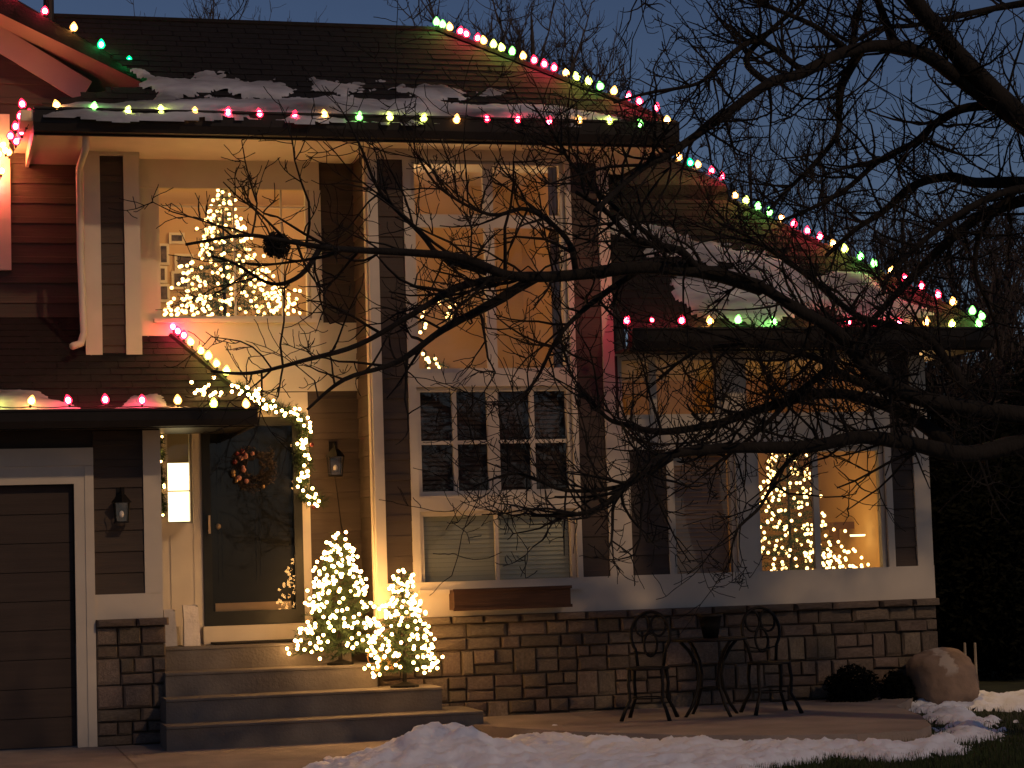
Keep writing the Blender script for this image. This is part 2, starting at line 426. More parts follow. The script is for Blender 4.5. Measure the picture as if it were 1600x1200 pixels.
# ---- dining-room front (one storey) right of the bay
T1 = rc(966,556,1126,654,YA); T2 = rc(1160,552,1362,650,YA)
T2 = (T2[0],T2[1],T1[2],T1[3])
B1 = rc(1050,735,1151,912,YA); B2 = rc(1181,698,1384,906,YA)
B1 = (B1[0],B1[1],B2[2],B2[3])
zTop2 = zEave2+.02
dw = wall('dining_wall', a1, a2, zSt, zTop2, YA, YA+.12, [T1, T2, B1, B2])
s3 = (P(985,820,YA).x, P(1043,820,YA).x); s4 = (P(1395,820,YA).x, P(1429,820,YA).x)
siding(dw, (s3[0],YA,sb), (1,0,0), (0,-1,0), s3[1]-s3[0], sb, B1[3])
siding(dw, (s4[0],YA,sb), (1,0,0), (0,-1,0), s4[1]-s4[0], sb, zTop2-.05)
board(a1+.001, s3[0], sb, B1[3], YA, .04); board(s3[1], B1[0], sb, B1[3], YA, .036)
board(B1[1], B2[0], sb, B1[3], YA, .036); board(B2[1], s4[0], sb, B1[3], YA, .036)
board(B1[0], B1[1], sb, B1[2], YA, .034); board(B2[0], B2[1], sb, B2[2], YA, .034)
board(s4[1], a2+.03, sb, zTop2-.05, YA, .045, 'corner_board')
board(a1+.001, s4[0], B1[3], T1[2], YA, .038)
board(T1[1], T2[0], T1[2], T1[3], YA, .034); board(T2[1], s4[0], T1[2], T1[3], YA, .034)
board(a1+.001, s4[0], T1[3], zTop2, YA, .03, 'frieze_board')
window(*T1, YA, vm=[(P(1022,600,YA).x,.07)], label='transom window nearest the tall bay')
window(*T2, YA, vm=[(P(1235,600,YA).x,.03),(P(1300,600,YA).x,.03)], label='transom window above the lit dining window')
window(*B1, YA, label='dining window with tan blind')
window(*B2, YA, vm=[(P(1278,800,YA).x,.065)], fw_=.05, label='lit dining window with christmas tree inside')
board(a0-.03, a2+.03, zSt+.001, sb, YA, .055, 'skirt_board')
hb('right_side_wall', a2-.1, a2, YA+.12, 4.2, 0, zTop2, 'siding')
# ---- window box
wb = rc(704,919,885,950,-.12)
pb = MB().box(wb[0],wb[1],-.27,-.06,wb[2],wb[3]).obj('window_box', M['wood_planter']); tag(pb, 'dark brown wooden window box fixed below the pale green blind', 'planter')
for zz in (wb[3]-.02, wb[2]-.008):
    MB().box(wb[0]-.012,wb[1]+.012,-.285,-.27,zz,zz+.03).obj('rail', M['wood_planter'], pb)

# ---- recess wall (door and upper left window)
x215 = P(217,380,YB).x
WU = rc(244,260,484,499,YB)
DR = rc(316,652,472,1000,YB); DR = (DR[0],DR[1],LAND,DR[3])
SL = rc(262,668,299,815,YB)
SL = rc(259,668,300,818,YB)
rw = wall('entry_wall', x215-.3, a0, LAND-.3, zTop, YB, YB+.12, [WU, DR, SL])
zb1 = P(390,505,YB).z; zb0 = P(440,612,YB).z
board(x215, WU[0], zb1, zTop-.06, YB, .03)
board(x215, P(500,400,YB).x, zTop-.30, zTop-.0, YB, .05, 'frieze_board')
board(WU[1], P(502,400,YB).x, zb1, zTop-.30, YB, .03)
board(WU[0], WU[1], WU[3], zTop-.30, YB, .03)
board(WU[0], WU[1], zb1, WU[2], YB, .03)
board(x215, a0-.001, zb0, zb1, YB, .034, 'apron_board')
hb('window_sill', WU[0]-.04, WU[1]+.04, YB-.08, YB-.03, WU[2]-.04, WU[2], 'trim')
siding(rw, (P(502,400,YB).x,YB,zb1), (1,0,0), (0,-1,0), a0-P(502,400,YB).x, zb1, zTop-.1)
window(*WU, YB, vm=[(P(367,380,YB).x,.018),(P(441,380,YB).x,.018)], hm=[(P(360,322,YB).z,.014)], fw_=.035, label='upper left window showing a lit christmas tree')
xd1 = P(484,800,YB).x
siding(rw, (xd1,YB,LAND), (1,0,0), (0,-1,0), a0-xd1, LAND, zb0)
board(DR[1]+.0, xd1, LAND, DR[3]+.02, YB, .035, 'door_casing')
board(g1-.25, SL[0], LAND, zb0-.01, YB, .03, 'door_casing')
board(SL[1], DR[0], LAND, zb0-.01, YB, .032, 'door_casing')
board(SL[0], SL[1], LAND, SL[2], YB, .026); board(SL[0], SL[1], SL[3], zb0-.01, YB, .026)
board(DR[0], xd1, DR[3], zb0-.01, YB, .03, 'door_head')
hb('sidelight_panel', SL[0]+.03, SL[1]-.03, YB-.034, YB-.026, LAND+.18, SL[2]-.12, 'trim')
zs = [SL[2], (SL[2]+SL[3])/2, SL[3]]
window(SL[0],SL[1],SL[2],SL[3], YB, fw_=.02, hm=[(P(280,767,YB).z,.012)], label='bright narrow sidelight beside the door')
# sidelight glows: a lit shade inside
shd = MB().box(P(263,760,YB).x, P(299,760,YB).x, YB+.2, YB+.22, SL[2]+.0, P(280,722,YB).z).obj('lamp_shade', M['shade']); tag(shd, 'glowing cream shade seen through the narrow sidelight left of the door', 'lamp')
# door: casing, storm frame, glass, inner door
sill_z = P(395,976,YB).z
hb('door_sill', DR[0]-.02, DR[1]+.02, YB-.12, YB+.12, LAND, sill_z, 'trim')
fx0, fx1, fz0, fz1 = DR[0], DR[1], sill_z+.001, DR[3]
b = MB(); t_ = .085
b.box(fx0, fx0+t_, YB-.05, YB+.0, fz0, fz1); b.box(fx1-t_, fx1, YB-.05, YB, fz0, fz1)
b.box(fx0+t_, fx1-t_, YB-.05, YB, fz0, fz0+.14); b.box(fx0+t_, fx1-t_, YB-.05, YB, fz1-.09, fz1)
sdoor = b.obj('storm_door', M['doorpaint'], house); sdoor['label'] = 'black framed full-glass storm door'
MB().add([(fx0+t_,YB-.03,fz0+.14),(fx1-t_,YB-.03,fz0+.14),(fx1-t_,YB-.03,fz1-.09),(fx0+t_,YB-.03,fz1-.09)],[(0,1,2,3)]).obj('glass', M['doorglass'], sdoor)
MB().box(fx0+.05, fx0+.07, YB-.10, YB-.08, (fz0+fz1)/2-.12, (fz0+fz1)/2+.06).box(fx0+.05,fx0+.07,YB-.08,YB-.05,(fz0+fz1)/2-.1,(fz0+fz1)/2-.08).obj('handle', M['brass'], sdoor)
idr = hb('front_door', fx0+.03, fx1-.03, YB+.045, YB+.09, fz0, fz1, 'doorpaint')
wd = (fx1-fx0); 
for (u0_, u1_, v0, v1) in ((.16,.46,.62,.93),(.54,.84,.62,.93),(.16,.46,.20,.55),(.54,.84,.20,.55)):
    h_ = fz1-fz0
    b = MB(); X0_, X1_, Z0_, Z1_ = fx0+wd*u0_, fx0+wd*u1_, fz0+h_*v0, fz0+h_*v1
    b.box(X0_, X1_, YB+.036, YB+.045, Z0_, Z1_); b.box(X0_+.04, X1_-.04, YB+.028, YB+.036, Z0_+.04, Z1_-.04)
    b.obj('door_panel', M['doorpaint'], idr)
MB().box(fx0+.12, fx1-.12, YB+.030, YB+.044, fz0+.09, fz0+.22).obj('kick_plate', M['brass'], idr)
MB().ball((fx0+.16,YB+.02,(fz0+fz1)/2-.05), .03).obj('handle', M['brass'], idr)

# ---- projecting box with two white posts, upper left
bx0, bx1 = P(133,380,YBOX).x, P(217,380,YBOX).x
c0, c1 = P(157,380,YBOX).x, P(194,380,YBOX).x
zbx = P(175,556,YBOX).z
bo = hb('projecting_wall', bx0, bx1, YBOX, YC, zbx-.12, zTop, 'siding')
siding(bo, (c0,YBOX,zbx-.1), (1,0,0), (0,-1,0), c1-c0, zbx-.1, zTop-.1)
board(bx0-.01, c0, zbx, zTop-.05, YBOX, .05, 'corner_board'); board(c1, bx1+.01, zbx, zTop-.05, YBOX, .05, 'corner_board')
board(bx0-.01, bx1+.01, zTop-.05, zTop, YBOX, .06, 'frieze_board')
siding(bo, (bx0,YC,zbx-.1), (0,-1,0), (-1,0,0), YC-YBOX-.02, zbx-.1, zTop-.1)
# ---- left wing wall behind
xl0 = P(-160,380,YC).x
zl0 = P(60,505,YC).z
rk0, rk1 = P(150,130,YC), P(-90,-26,YC)
rkz = lambda x: rk0.z+(rk1.z-rk0.z)*(x-rk0.x)/(rk1.x-rk0.x)
lwm = MB(); q_ = [(xl0,zl0-.8),(bx0+.1,zl0-.8),(bx0+.1,rkz(bx0+.1)),(xl0,rkz(xl0))]
lwm.add([(x,YC,z) for x,z in q_]+[(x,YC+.12,z) for x,z in q_],[(0,1,2,3),(7,6,5,4),(0,4,5,1),(1,5,6,2),(2,6,7,3),(3,7,4,0)])
lw = lwm.obj('left_wing_wall', M['siding'], house)
z_ = zl0-.2
while z_ < rkz(xl0)-.2:
    xe = min(bx0, rk0.x+(z_+.20-rk0.z)*(rk1.x-rk0.x)/(rk1.z-rk0.z)) 
    if xe-xl0 > .1: siding(lw, (xl0,YC,z_), (1,0,0), (0,-1,0), xe-xl0, z_, z_+.20)
    z_ += .20
cb = rc(-16,180,16,423,YC); board(cb[0], cb[1], cb[2], cb[3], YC, .06, 'window_casing')
# ---- garage front
gd = rc(-260,760,118,1149,YA); gd = (gd[0], gd[1], 0, gd[3])
zg = P(75,701,YA).z; gx = P(148,930,YA).x
zPE = P(200,668,-.5).z
wall('garage_wall', gd[0]-.3, g1, zSt-.12, zPE+.05, YA, YA+.12, [gd])
gdo = empty('garage_door', None, None); del_ = gdo; bpy.data.objects.remove(gdo)
gdo = hb('garage_door', gd[0], gd[1], YA+.075, YA+.10, 0.01, gd[3], 'garage')
z_ = .012; ph = (gd[3]-.02)/9
for k in range(9):
    MB().box(gd[0]+.01, gd[1]-.01, YA+.055, YA+.075, z_+ph*k+.005, z_+ph*(k+1)-.002).obj('panel', M['garage'], gdo)
hb('garage_casing', gd[1], gx, YA-.05, YA+.11, .003, gd[3], 'trim')
hb('garage_casing', gx-(gx-gd[1])*.45, gx, YA-.062, YA-.05, .003, gd[3]+.16, 'trim')
hb('garage_header', gd[0], gx, YA-.05, YA, gd[3], zg, 'trim')
hb('garage_header', gd[0], gx+.0, YA-.065, YA-.05, gd[3]+.17, zg, 'trim')
p0, p1 = P(152,800,YA).x, P(224,800,YA).x
zb_ = P(190,928,YA).z; zb2 = P(190,967,YA).z
pw = MB().box(gx,p1,YA-.008,YA-.001,zb_,zPE).obj('pier_wall', M['siding'], house)
siding(pw, (gx,YA-.008,zb_), (1,0,0), (0,-1,0), p1-gx, zb_, zPE)
board(p1, g1, zb_, zPE, YA, .05, 'corner_board')
board(gx, g1, zb2, zb_, YA, .045, 'skirt_board')
hb('garage_side_wall', g1-.1, g1, YA+.12, YB, 0, zPE, 'siding')

# ---- stone work
STN = []
def stone_mesh(k):
    rg = random.Random(40+k); b = MB()
    # box with chamfered irregular front; local x,z in [-.5,.5], y: 0 back, -1 front
    def j(a): return rg.uniform(-a, a)
    back = [(-.5,0,-.5),(.5,0,-.5),(.5,0,.5),(-.5,0,.5)]
    mid = [(x*(1-abs(j(.02))), -.72+j(.06), z*(1-abs(j(.05)))) for x, _, z in back]
    fr = [(x*.86+j(.03), -1+j(.14), z*.78+j(.05)) for x, _, z in back]
    c = (j(.12), -1.1+j(.15), j(.12))
    b.add(back+mid+fr+[c], [(0,1,5,4),(1,2,6,5),(2,3,7,6),(3,0,4,7),(4,5,9,8),(5,6,10,9),(6,7,11,10),(7,4,8,11),(8,9,12),(9,10,12),(10,11,12),(11,8,12)])
    return b.mesh('stone', M['stone'])
STN = [stone_mesh(k) for k in range(14)]
def stones(parent, X0, X1, Z0, Z1, Y, seed, side=None):
    rg = random.Random(seed); pl = world_loc(parent); z = Z0
    def put(xa, xb, za, zb):
        g = .0045
        s = link('stone', rg.choice(STN), parent)
        s.location = Vector(((xa+xb)/2, Y, (za+zb)/2))-pl
        s.scale = ((xb-xa)-2*g, rg.uniform(.045,.085), (zb-za)-2*g)
        s.rotation_euler = (0, rg.uniform(-.012,.012), 0)
    while z < Z1-.05:
        h = rg.choice([.12,.15,.18,.22,.25]);
        if Z1-z-h < .09: h = Z1-z
        x = X0
        while x < X1-.02:
            wdt = rg.uniform(.17,.42)
            if X1-x-wdt < .12: wdt = X1-x
            if h > .19 and rg.random() < .55:
                m_ = rg.uniform(.4,.6); put(x, x+wdt, z, z+h*m_)
                if wdt > .30:
                    q = rg.uniform(.4,.6); put(x, x+wdt*q, z+h*m_, z+h); put(x+wdt*q, x+wdt, z+h*m_, z+h)
                else: put(x, x+wdt, z+h*m_, z+h)
            elif h > .19 and wdt > .3:
                q = rg.uniform(.35,.65); put(x, x+wdt*q, z, z+h); put(x+wdt*q, x+wdt, z, z+h)
            else: put(x, x+wdt, z, z+h)
            x += wdt
        z += h
def caps(parent, X0, X1, Z, Y, seed):
    rg = random.Random(seed); pl = world_loc(parent); x = X0
    while x < X1-.02:
        wdt = rg.uniform(.3,.6)
        if X1-x-wdt < .2: wdt = X1-x
        s = link('cap_stone', rg.choice(STN), parent); s.location = Vector((x+wdt/2, Y, Z+.035))-pl; s.scale = (wdt-.01, .125, .07); x += wdt
sx0 = a0-.02
sw1 = hb('stone_wall', sx0, a2, YA-.02, YA+.10, -.05, zSt-.001, 'mortar')
stones(sw1, sx0, a2+.03, .0, zSt-.07, YA-.02, 5); caps(sw1, sx0, a2+.05, zSt-.07, YA-.02, 8)
sw2 = hb('stone_pier', gx, g1, YA-.02, YA+.10, -.05, zb2-.001, 'mortar')
stones(sw2, gx, g1+.02, 0, zb2-.07, YA-.02, 9); caps(sw2, gx, g1+.05, zb2-.07, YA-.02, 3)
sw3 = hb('stone_return', sx0-.02, sx0, YA-.0, YB, LAND, zSt, 'mortar')

# ---- roofs with shingle courses
def shingles(parent, p00, uu, vv, ul, vl, clipf, seed, tab=.30, row=.14):
    """one mesh of staggered tabs on the plane p00 + u*uu + v*vv"""
    rg = random.Random(seed); n = uu.cross(vv).normalized(); b = MB()
    j = 0; v = 0
    while v < vl:
        off = (j % 2)*tab/2+rg.uniform(-.03,.03); u = -off
        while u < ul:
            t = tab*rg.uniform(.92,1.08); ua, ub = max(0,u)+.004, min(ul, u+t)-.004
            if ub-ua > .03:
                r = clipf(v); ua2, ub2 = max(ua, r[0]), min(ub, r[1])
                if ub2-ua2 > .02:
                    h0 = .009+rg.uniform(-.002,.004); h1 = .004; v1 = min(vl, v+row+.01)
                    A = p00+uu*ua2+vv*v; B = p00+uu*ub2+vv*v; Cc = p00+uu*ub2+vv*v1; D = p00+uu*ua2+vv*v1
                    b.add([A, B, A+n*h0, B+n*h0, Cc+n*h1, D+n*h1], [(0,1,3,2),(2,3,4,5),(0,2,5),(1,4,3)])
            u += t
        v += row; j += 1
    o = b.obj('shingle_courses', M['shingle'], parent); o['kind'] = 'stuff'; return o
def poly_roof(name, faces, label=None, thick=.04):
    b = MB()
    for f in faces:
        n = len(f); b.add(f, [tuple(range(n))])
    o = b.obj(name, M['roofdeck'], house)
    if label: o['label'] = label
    return o
# upper roof
zG = P(555,183,-.5).z
XL = P(52,180,-.5).x; XR = P(1056,200,-.5).x
def solve_hip(px, py, Xc, Y0):
    lo, hi = Y0, 12
    for _ in range(60):
        m_ = (lo+hi)/2
        if P(px, py, m_).x < Xc-(m_-Y0): lo = m_
        else: hi = m_
    return P(px, py, (lo+hi)/2)
RR = solve_hip(682, 48, XR, -.5)
RL = Vector((XL-6, RR.y, RR.z)); FL = Vector((XL,-.5,zG)); FR = Vector((XR,-.5,zG))
BK = 2*RR.y+.5
_n = Vector((1,0,0)).cross(Vector((0,RR.y+.5,RR.z-zG))).normalized()
cut = [FL]+[PH(x,y,FL,_n) for x,y in ((112,153),(185,138),(249,133),(205,109),(150,76),(90,41))]
up_roof = poly_roof('upper_roof', [[FR,RR,PH(60,22,FL,_n)]+cut[::-1], [FL,cut[3],cut[3]+Vector((0,.8,0)),Vector((XL,YC,zG))],
    [FR,Vector((XR,BK,zG)),RR],[RR,Vector((XR,BK,zG)),Vector((XL-6,BK,zG)),RL]], 'dark shingled upper hip roof with patches of snow')
uu = Vector((1,0,0)); vv = (Vector((0,RR.y+.5,RR.z-zG))).normalized(); vl = math.hypot(RR.y+.5,RR.z-zG)
cuv = [((p-FL).dot(vv), (p-FL).x) for p in cut]
cuv.sort()
def cutu(v):
    v += .07
    for (va,ua_),(vb,ub_) in zip(cuv, cuv[1:]):
        if va <= v <= vb: return ua_+(ub_-ua_)*(v-va)/(vb-va+1e-9)
    return cuv[-1][1] if v > cuv[-1][0] else 0
shingles(up_roof, FL+Vector((0,0,.004)), uu, vv, XR-XL, vl, lambda v: (cutu(v), (XR-XL)-(XR-RR.x)*v/vl), 4)
hcap = MB().tube([FR+Vector((0,0,.0)), RR+Vector((0,0,.01))], .045, 6).obj('hip_cap', M['shingle'], house)
MB().tube([RR, Vector((XL,RR.y,RR.z))], .045, 6).obj('ridge_cap', M['shingle'], house)
def gutter(x0, x1, y, z0, z1, m='dark', name='gutter'):
    b = MB(); pr = [(0,z0),(-.09,z0),(-.11,z0+(z1-z0)*.35),(-.12,z1-.02),(-.135,z1-.018),(-.135,z1),(-.10,z1),(-.09,z0+.02),(0,z0+.02)]
    n = len(pr); vs_ = [(x0,y+a,b_) for a, b_ in pr]+[(x1,y+a,b_) for a, b_ in pr]
    b.add(vs_, [(i,i+n,(i+1)%n+n,(i+1)%n) for i in range(n)]+[tuple(range(n))[::-1], tuple(range(n,2*n))])
    return b.obj(name, M[m], house)
gutter(XL, XR, -.49, zEave, zG+.005)
hb('fascia', XL, XR, -.49, -.46, zEave-.02, zG-.012, 'dark')
hb('soffit', XL+.02, XR-.02, -.459, YC, zEave+.004, zEave+.024, 'trim')
hb('side_fascia', XL-.0, XL+.03, -.459, YC+.0, zEave-.03, zG-.02, 'trim')
hb('side_gutter', XL-.11, XL-.001, -.48, YC, zG-.10, zG+.0, 'trim')
hb('right_fascia', XR-.03, XR, -.459, BK, zEave-.02, zG-.012, 'dark')
hb('tall_side_wall', a1-.1, a1, YA+.12, 4.2, zSt, zTop, 'siding')
# downspout
dp = MB(); X_ = P(125,300,-.3).x
d0 = P(134,192,-.40); dpts = [d0, P(134,232,-.40), P(124,262,YBOX-.10), P(126,400,YBOX-.10), P(131,520,YBOX-.10), P(126,537,YBOX-.22), P(113,541,YBOX-.34)]
dp.tube(dpts, [.035]*7, 8); dso = dp.obj('downspout', M['trim'], house, smooth=True); dso['label'] = 'pale downspout elbowing onto the porch roof'
# left gable roof
ga = P(250,131,.6); gb_ = P(-80,-62,.6)
sl = (gb_-ga).normalized(); nrm = Vector((-sl.z,0,sl.x)); nrm = nrm if nrm.z > 0 else -nrm
th = -nrm*.25; back = Vector((0,3.2,0))
b = MB(); g_ = [ga, gb_, gb_+th, ga+th*.25]; g2 = [p+back for p in g_]
b.add(g_+g2, [(0,1,2,3)[::-1],(4,5,6,7),(0,4,5,1)[::-1],(3,2,6,7),(0,3,7,4),(1,5,6,2)]); 
gro = b.obj('gable_roof', M['roofdeck'], house); gro['label'] = 'dark rake edge of left gable roof'
shingles(gro, ga+nrm*.003, Vector((0,1,0))*1.0, sl, 3.2, (gb_-ga).length, lambda v: (0, 3.2), 6) if False else None
MB().add([ga+th*.25-nrm*.004, gb_+th-nrm*.004, gb_+th-nrm*.004+back, ga+th*.25-nrm*.004+back],[(0,1,2,3)]).obj('soffit', M['trim'], gro)
MB().add([ga+nrm*.006, ga+back+nrm*.006, gb_+back+nrm*.006, gb_+nrm*.006],[(0,1,2,3)]).obj('shingle_sheet', M['shingle'], gro)
# frieze under rake on wing wall
f0, f1 = P(132,147,YC), P(-90,12,YC); d_ = (f1-f0).normalized(); nn = Vector((-d_.z,0,d_.x)); nn = nn if nn.z > 0 else -nn
b = MB(); q = [f0-nn*.10, f0+nn*.14, f1+nn*.14, f1-nn*.10]
b.add([v-Vector((0,.05,0)) for v in q]+q, [(0,1,2,3),(0,4,5,1),(0,3,7,4),(3,2,6,7)]); b.obj('rake_board', M['trim'], house)
# vent pipe
vp = P(76,12,1.4); MB().tube([vp-Vector((0,0,.5)), vp+Vector((0,0,.7))], .055, 10).obj('vent_pipe', M['dark'], house)
# porch roof (garage + entry), hip at its right end
zPG = P(200,640,-.55).z; xPL = P(-280,640,-.55).x; xPR = P(400,640,-.55).x
PIT = .62; 
wTop = lambda Y: zPG+PIT*(Y+.55)
xTopB = P(266,527,YB).x
pf = [Vector((xPL,-.55,zPG)), Vector((xPR,-.55,zPG)), Vector((xTopB,YB,wTop(YB))), Vector((bx1,YB,wTop(YB))), Vector((bx1,YBOX,wTop(YBOX))), Vector((bx0,YBOX,wTop(YBOX))), Vector((bx0,YC,wTop(YC))), Vector((xPL,YC,wTop(YC)))]
pr_ = poly_roof('porch_roof', [pf, [pf[1], Vector((xPR,YB,zPG)), pf[2]]], 'shingled roof over garage and entry')
vv2 = Vector((0,1,PIT)).normalized(); vl2 = (YC+.55)*math.sqrt(1+PIT*PIT); vB = (YB+.55)*math.sqrt(1+PIT*PIT)
shingles(pr_, pf[0]+Vector((0,0,.004)), uu, vv2, xPR-xPL, vl2, lambda v: (0, (xPR-xPL)-(xPR-xTopB)*min(1,v/vB)) if v < vB-.1 else (0, bx0-xPL), 12)
MB().tube([pf[1], pf[2]], .035, 6).obj('hip_cap', M['shingle'], house)
gutter(xPL, xPR, -.54, zPE, zPG+.004)
hb('fascia', xPL, xPR, -.54, -.51, zPE-.01, zPG-.01, 'dark')
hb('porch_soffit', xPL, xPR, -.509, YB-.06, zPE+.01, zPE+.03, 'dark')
hb('porch_side_fascia', xPR-.03, xPR, -.509, YB-.06, zPE-.01, zPG-.01, 'dark')
# lower right roof
zG2 = P(1250,514,-.5).z; XR2 = P(1546,512,-.5).x
H2 = solve_hip(1140, 314, XR2, -.5)
q0, q1 = Vector((a1+.002,-.5,zG2)), Vector((XR2,-.5,zG2))
lr = poly_roof('lower_roof', [[q0,q1,H2,Vector((a1+.002,H2.y,H2.z))],[q1,Vector((XR2,H2.y*2+.5,zG2)),H2]], 'lower right hip roof with thin snow patches')
vv3 = Vector((0,H2.y+.5,H2.z-zG2)).normalized(); vl3 = math.hypot(H2.y+.5,H2.z-zG2)
shingles(lr, q0+Vector((0,0,.004)), uu, vv3, XR2-a1, vl3, lambda v: (0, (XR2-a1)-(XR2-H2.x)*v/vl3), 15)
MB().tube([q1, H2], .04, 6).obj('hip_cap', M['shingle'], house)
gutter(a1+.01, XR2, -.49, zEave2, zG2+.005)
hb('fascia', a1+.01, XR2, -.49, -.46, zEave2-.02, zG2-.012, 'dark')
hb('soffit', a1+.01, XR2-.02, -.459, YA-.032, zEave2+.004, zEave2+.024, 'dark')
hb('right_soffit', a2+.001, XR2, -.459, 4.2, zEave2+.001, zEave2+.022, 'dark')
hb('right_fascia', XR2-.03, XR2, -.459, 4.2, zEave2+.023, zG2-.012, 'dark')
# rear roof slope between the two
hy = H2.y+.25
r1, r2 = P(1137,290,hy), P(1030,236,hy+.75)
poly_roof('rear_roof', [[r1, r2, Vector((a1+.01,hy+.75,r2.z)), Vector((a1+.01,hy,r1.z))], [Vector((a1+.01,hy,r1.z)), r1, r1-Vector((0,0,1.2)), Vector((a1+.01,hy,r1.z-1.2))]], 'small rear roof slope behind the upper eave')

# ---- roof snow
def plane_fn(p0, u, v):
    n = u.cross(v).normalized()
    return lambda x, y, h: p0+u*x+v*y+n*(h+.016)
def pxplane(L_, p0, u, v):
    n = u.cross(v).normalized(); r_ = []
    for x, y in L_:
        q = PH(x, y, p0, n)-p0; r_.append((q.dot(u), q.dot(v)))
    return r_
def rsnow(L_, p0, v, label, **k):
    k['amp'] = k.get('amp', .1)*1.35; k.setdefault('thresh', .008); k['fs'] = 4.2
    snow('roof_snow', pxplane(L_, p0, uu, v), plane_fn(p0, uu, v), .028, k.pop('h', .05), label, edge=.06, **k)
rsnow([(62,181),(80,166),(150,163),(250,163),(420,156),(560,158),(700,164),(800,167),(890,170),(985,192),(980,198),(60,187)], FL, vv, 'snow strip lying along the upper gutter', amp=.07, h=.05, fs=2.5)
rsnow([(215,112),(260,119),(330,117),(430,124),(490,142),(430,156),(300,150),(250,158),(235,135)], FL, vv, 'snow patch on upper roof beside the left gable', amp=.16, h=.035, fs=2.2)
rsnow([(470,132),(560,127),(640,137),(700,139),(770,146),(690,152),(560,148),(480,150)], FL, vv, 'thin snow patch in the middle of the upper roof', amp=.16, h=.03, fs=2.2)
rsnow([(955,345),(1005,343),(1100,378),(1190,400),(1180,425),(1110,418),(1040,405),(955,368)], q0, vv3, 'ragged snow patch high on the lower roof', amp=.14, h=.03, fs=2.4)
rsnow([(1050,440),(1180,402),(1280,425),(1350,430),(1400,462),(1450,490),(1440,506),(1320,506),(1290,480),(1200,506),(1080,490)], q0, vv3, 'broad snow patch above the lower right gutter', amp=.16, h=.03, fs=2.4)
rsnow([(-60,607),(0,612),(60,614),(110,634),(150,642),(-60,648)], pf[0], vv2, 'snow wedge on porch roof over the garage', amp=.05, h=.05)
rsnow([(175,640),(210,622),(245,620),(262,634),(330,640),(330,646),(175,645)], pf[0], vv2, 'small snow mound on porch gutter left of the door', amp=.04, h=.04)

# ================================================================== ROOMS
def room(x0, x1, y0, y1, z0, z1, wm, fm='wood', lamp=None, lm='lampdisc', name='room_walls', label=None):
    b = MB()
    b.add([(x0,y1,z0),(x1,y1,z0),(x1,y1,z1),(x0,y1,z1)],[(0,1,2,3)])
    b.add([(x0,y0,z0),(x0,y1,z0),(x0,y1,z1),(x0,y0,z1)],[(0,1,2,3)])
    b.add([(x1,y0,z0),(x1,y1,z0),(x1,y1,z1),(x1,y0,z1)],[(0,1,2,3)])
    r_ = b.obj(name, M[wm], house)
    if label: r_['label'] = label
    MB().add([(x0,y0,z0),(x1,y0,z0),(x1,y1,z0),(x0,y1,z0)],[(0,1,2,3)]).obj('room_floor', M[fm], r_)
    MB().add([(x0,y0,z1),(x1,y0,z1),(x1,y1,z1),(x0,y1,z1)],[(0,1,2,3)]).obj('room_ceiling', M['ceil'], r_)
    if lamp:
        lx, ly, lr_, lz = lamp
        l = MB().lathe([(lr_*.3,0),(lr_*.8,.02),(lr_,.06),(lr_,.08)], 16, (lx,ly,lz)).obj('ceiling_lamp', M[lm], r_)
    return r_
zc = P(360,320,3.3).z
ru = room(x215-.2, a0-.02, YB+.13, 3.3, WU[2]-.75, zc, 'wallpaint', lamp=(P(535,300,1.25).x,1.25,.13,zc-.09), label='peach painted upstairs room behind the left window')
# pictures on back wall (seen left of tree)
for i, (x0, y0, x1, y1) in enumerate([(251,385,260,410),(277,401,298,420),(251,420,257,438),(272,428,292,448),(251,448,261,468),(268,368,284,377)]):
    q = rc(x0, y0, x1, y1, 3.28)
    pfm = MB().box(q[0]-.03,q[1]+.03,3.26,3.295,q[2]-.03,q[3]+.03).obj('picture_frame', M['picframe'])
    tag(pfm, ['small upright picture frame at far left of the upstairs wall','white framed picture second from left, upper row','tiny framed picture below the small upright one','white framed picture right of the tiny one','lowest framed picture on the upstairs wall','highest small picture on the upstairs wall'][i], 'picture')
    MB().box(q[0],q[1],3.25,3.26,q[2],q[3]).obj('print', M['picture'], pfm)
rm = room(a0+.11, a1-.11, YA+.14, 2.9, MID[3]+.05, U1[3]+.25, 'wallpaint', lamp=(P(895,300,1.0).x-.02,1.0,.10,U1[3]-.55), lm='lampdisc2', label='amber lit stair hall behind the upper bay window')
_l = MB().lathe([(.03,0),(.09,.02),(.11,.06),(.11,.08)], 16, (P(606,420,1.0).x,1.0,U1[2]+1.3)).obj('fill_lamp', M['lampdisc2'], rm)  # unseen second lamp, added to brighten the stair hall
MB().box(a0+.1,a1-.1,.25,.3,zSt,MID[3]+.02).obj('dark_backing', M['blinddark'], house)  # dark backing sheet added to keep the middle panes dark
rd = room(a1+.0, a2-.11, YA+.14, 3.2, zSt-.35, zTop2-.02, 'wallorange', lamp=(P(1412,560,.8).x,.8,.13,zTop2-.22), lm='lampdisc3', label='orange painted dining room')
re_ = room(g1-.0, a0-.11, YB+.13, 2.6, LAND, zb0-.02, 'wallpaint', lamp=(P(540,680,1.6).x,1.6,.10,zb0-.2), lm='lampdisc2', label='entry hall behind the front door')
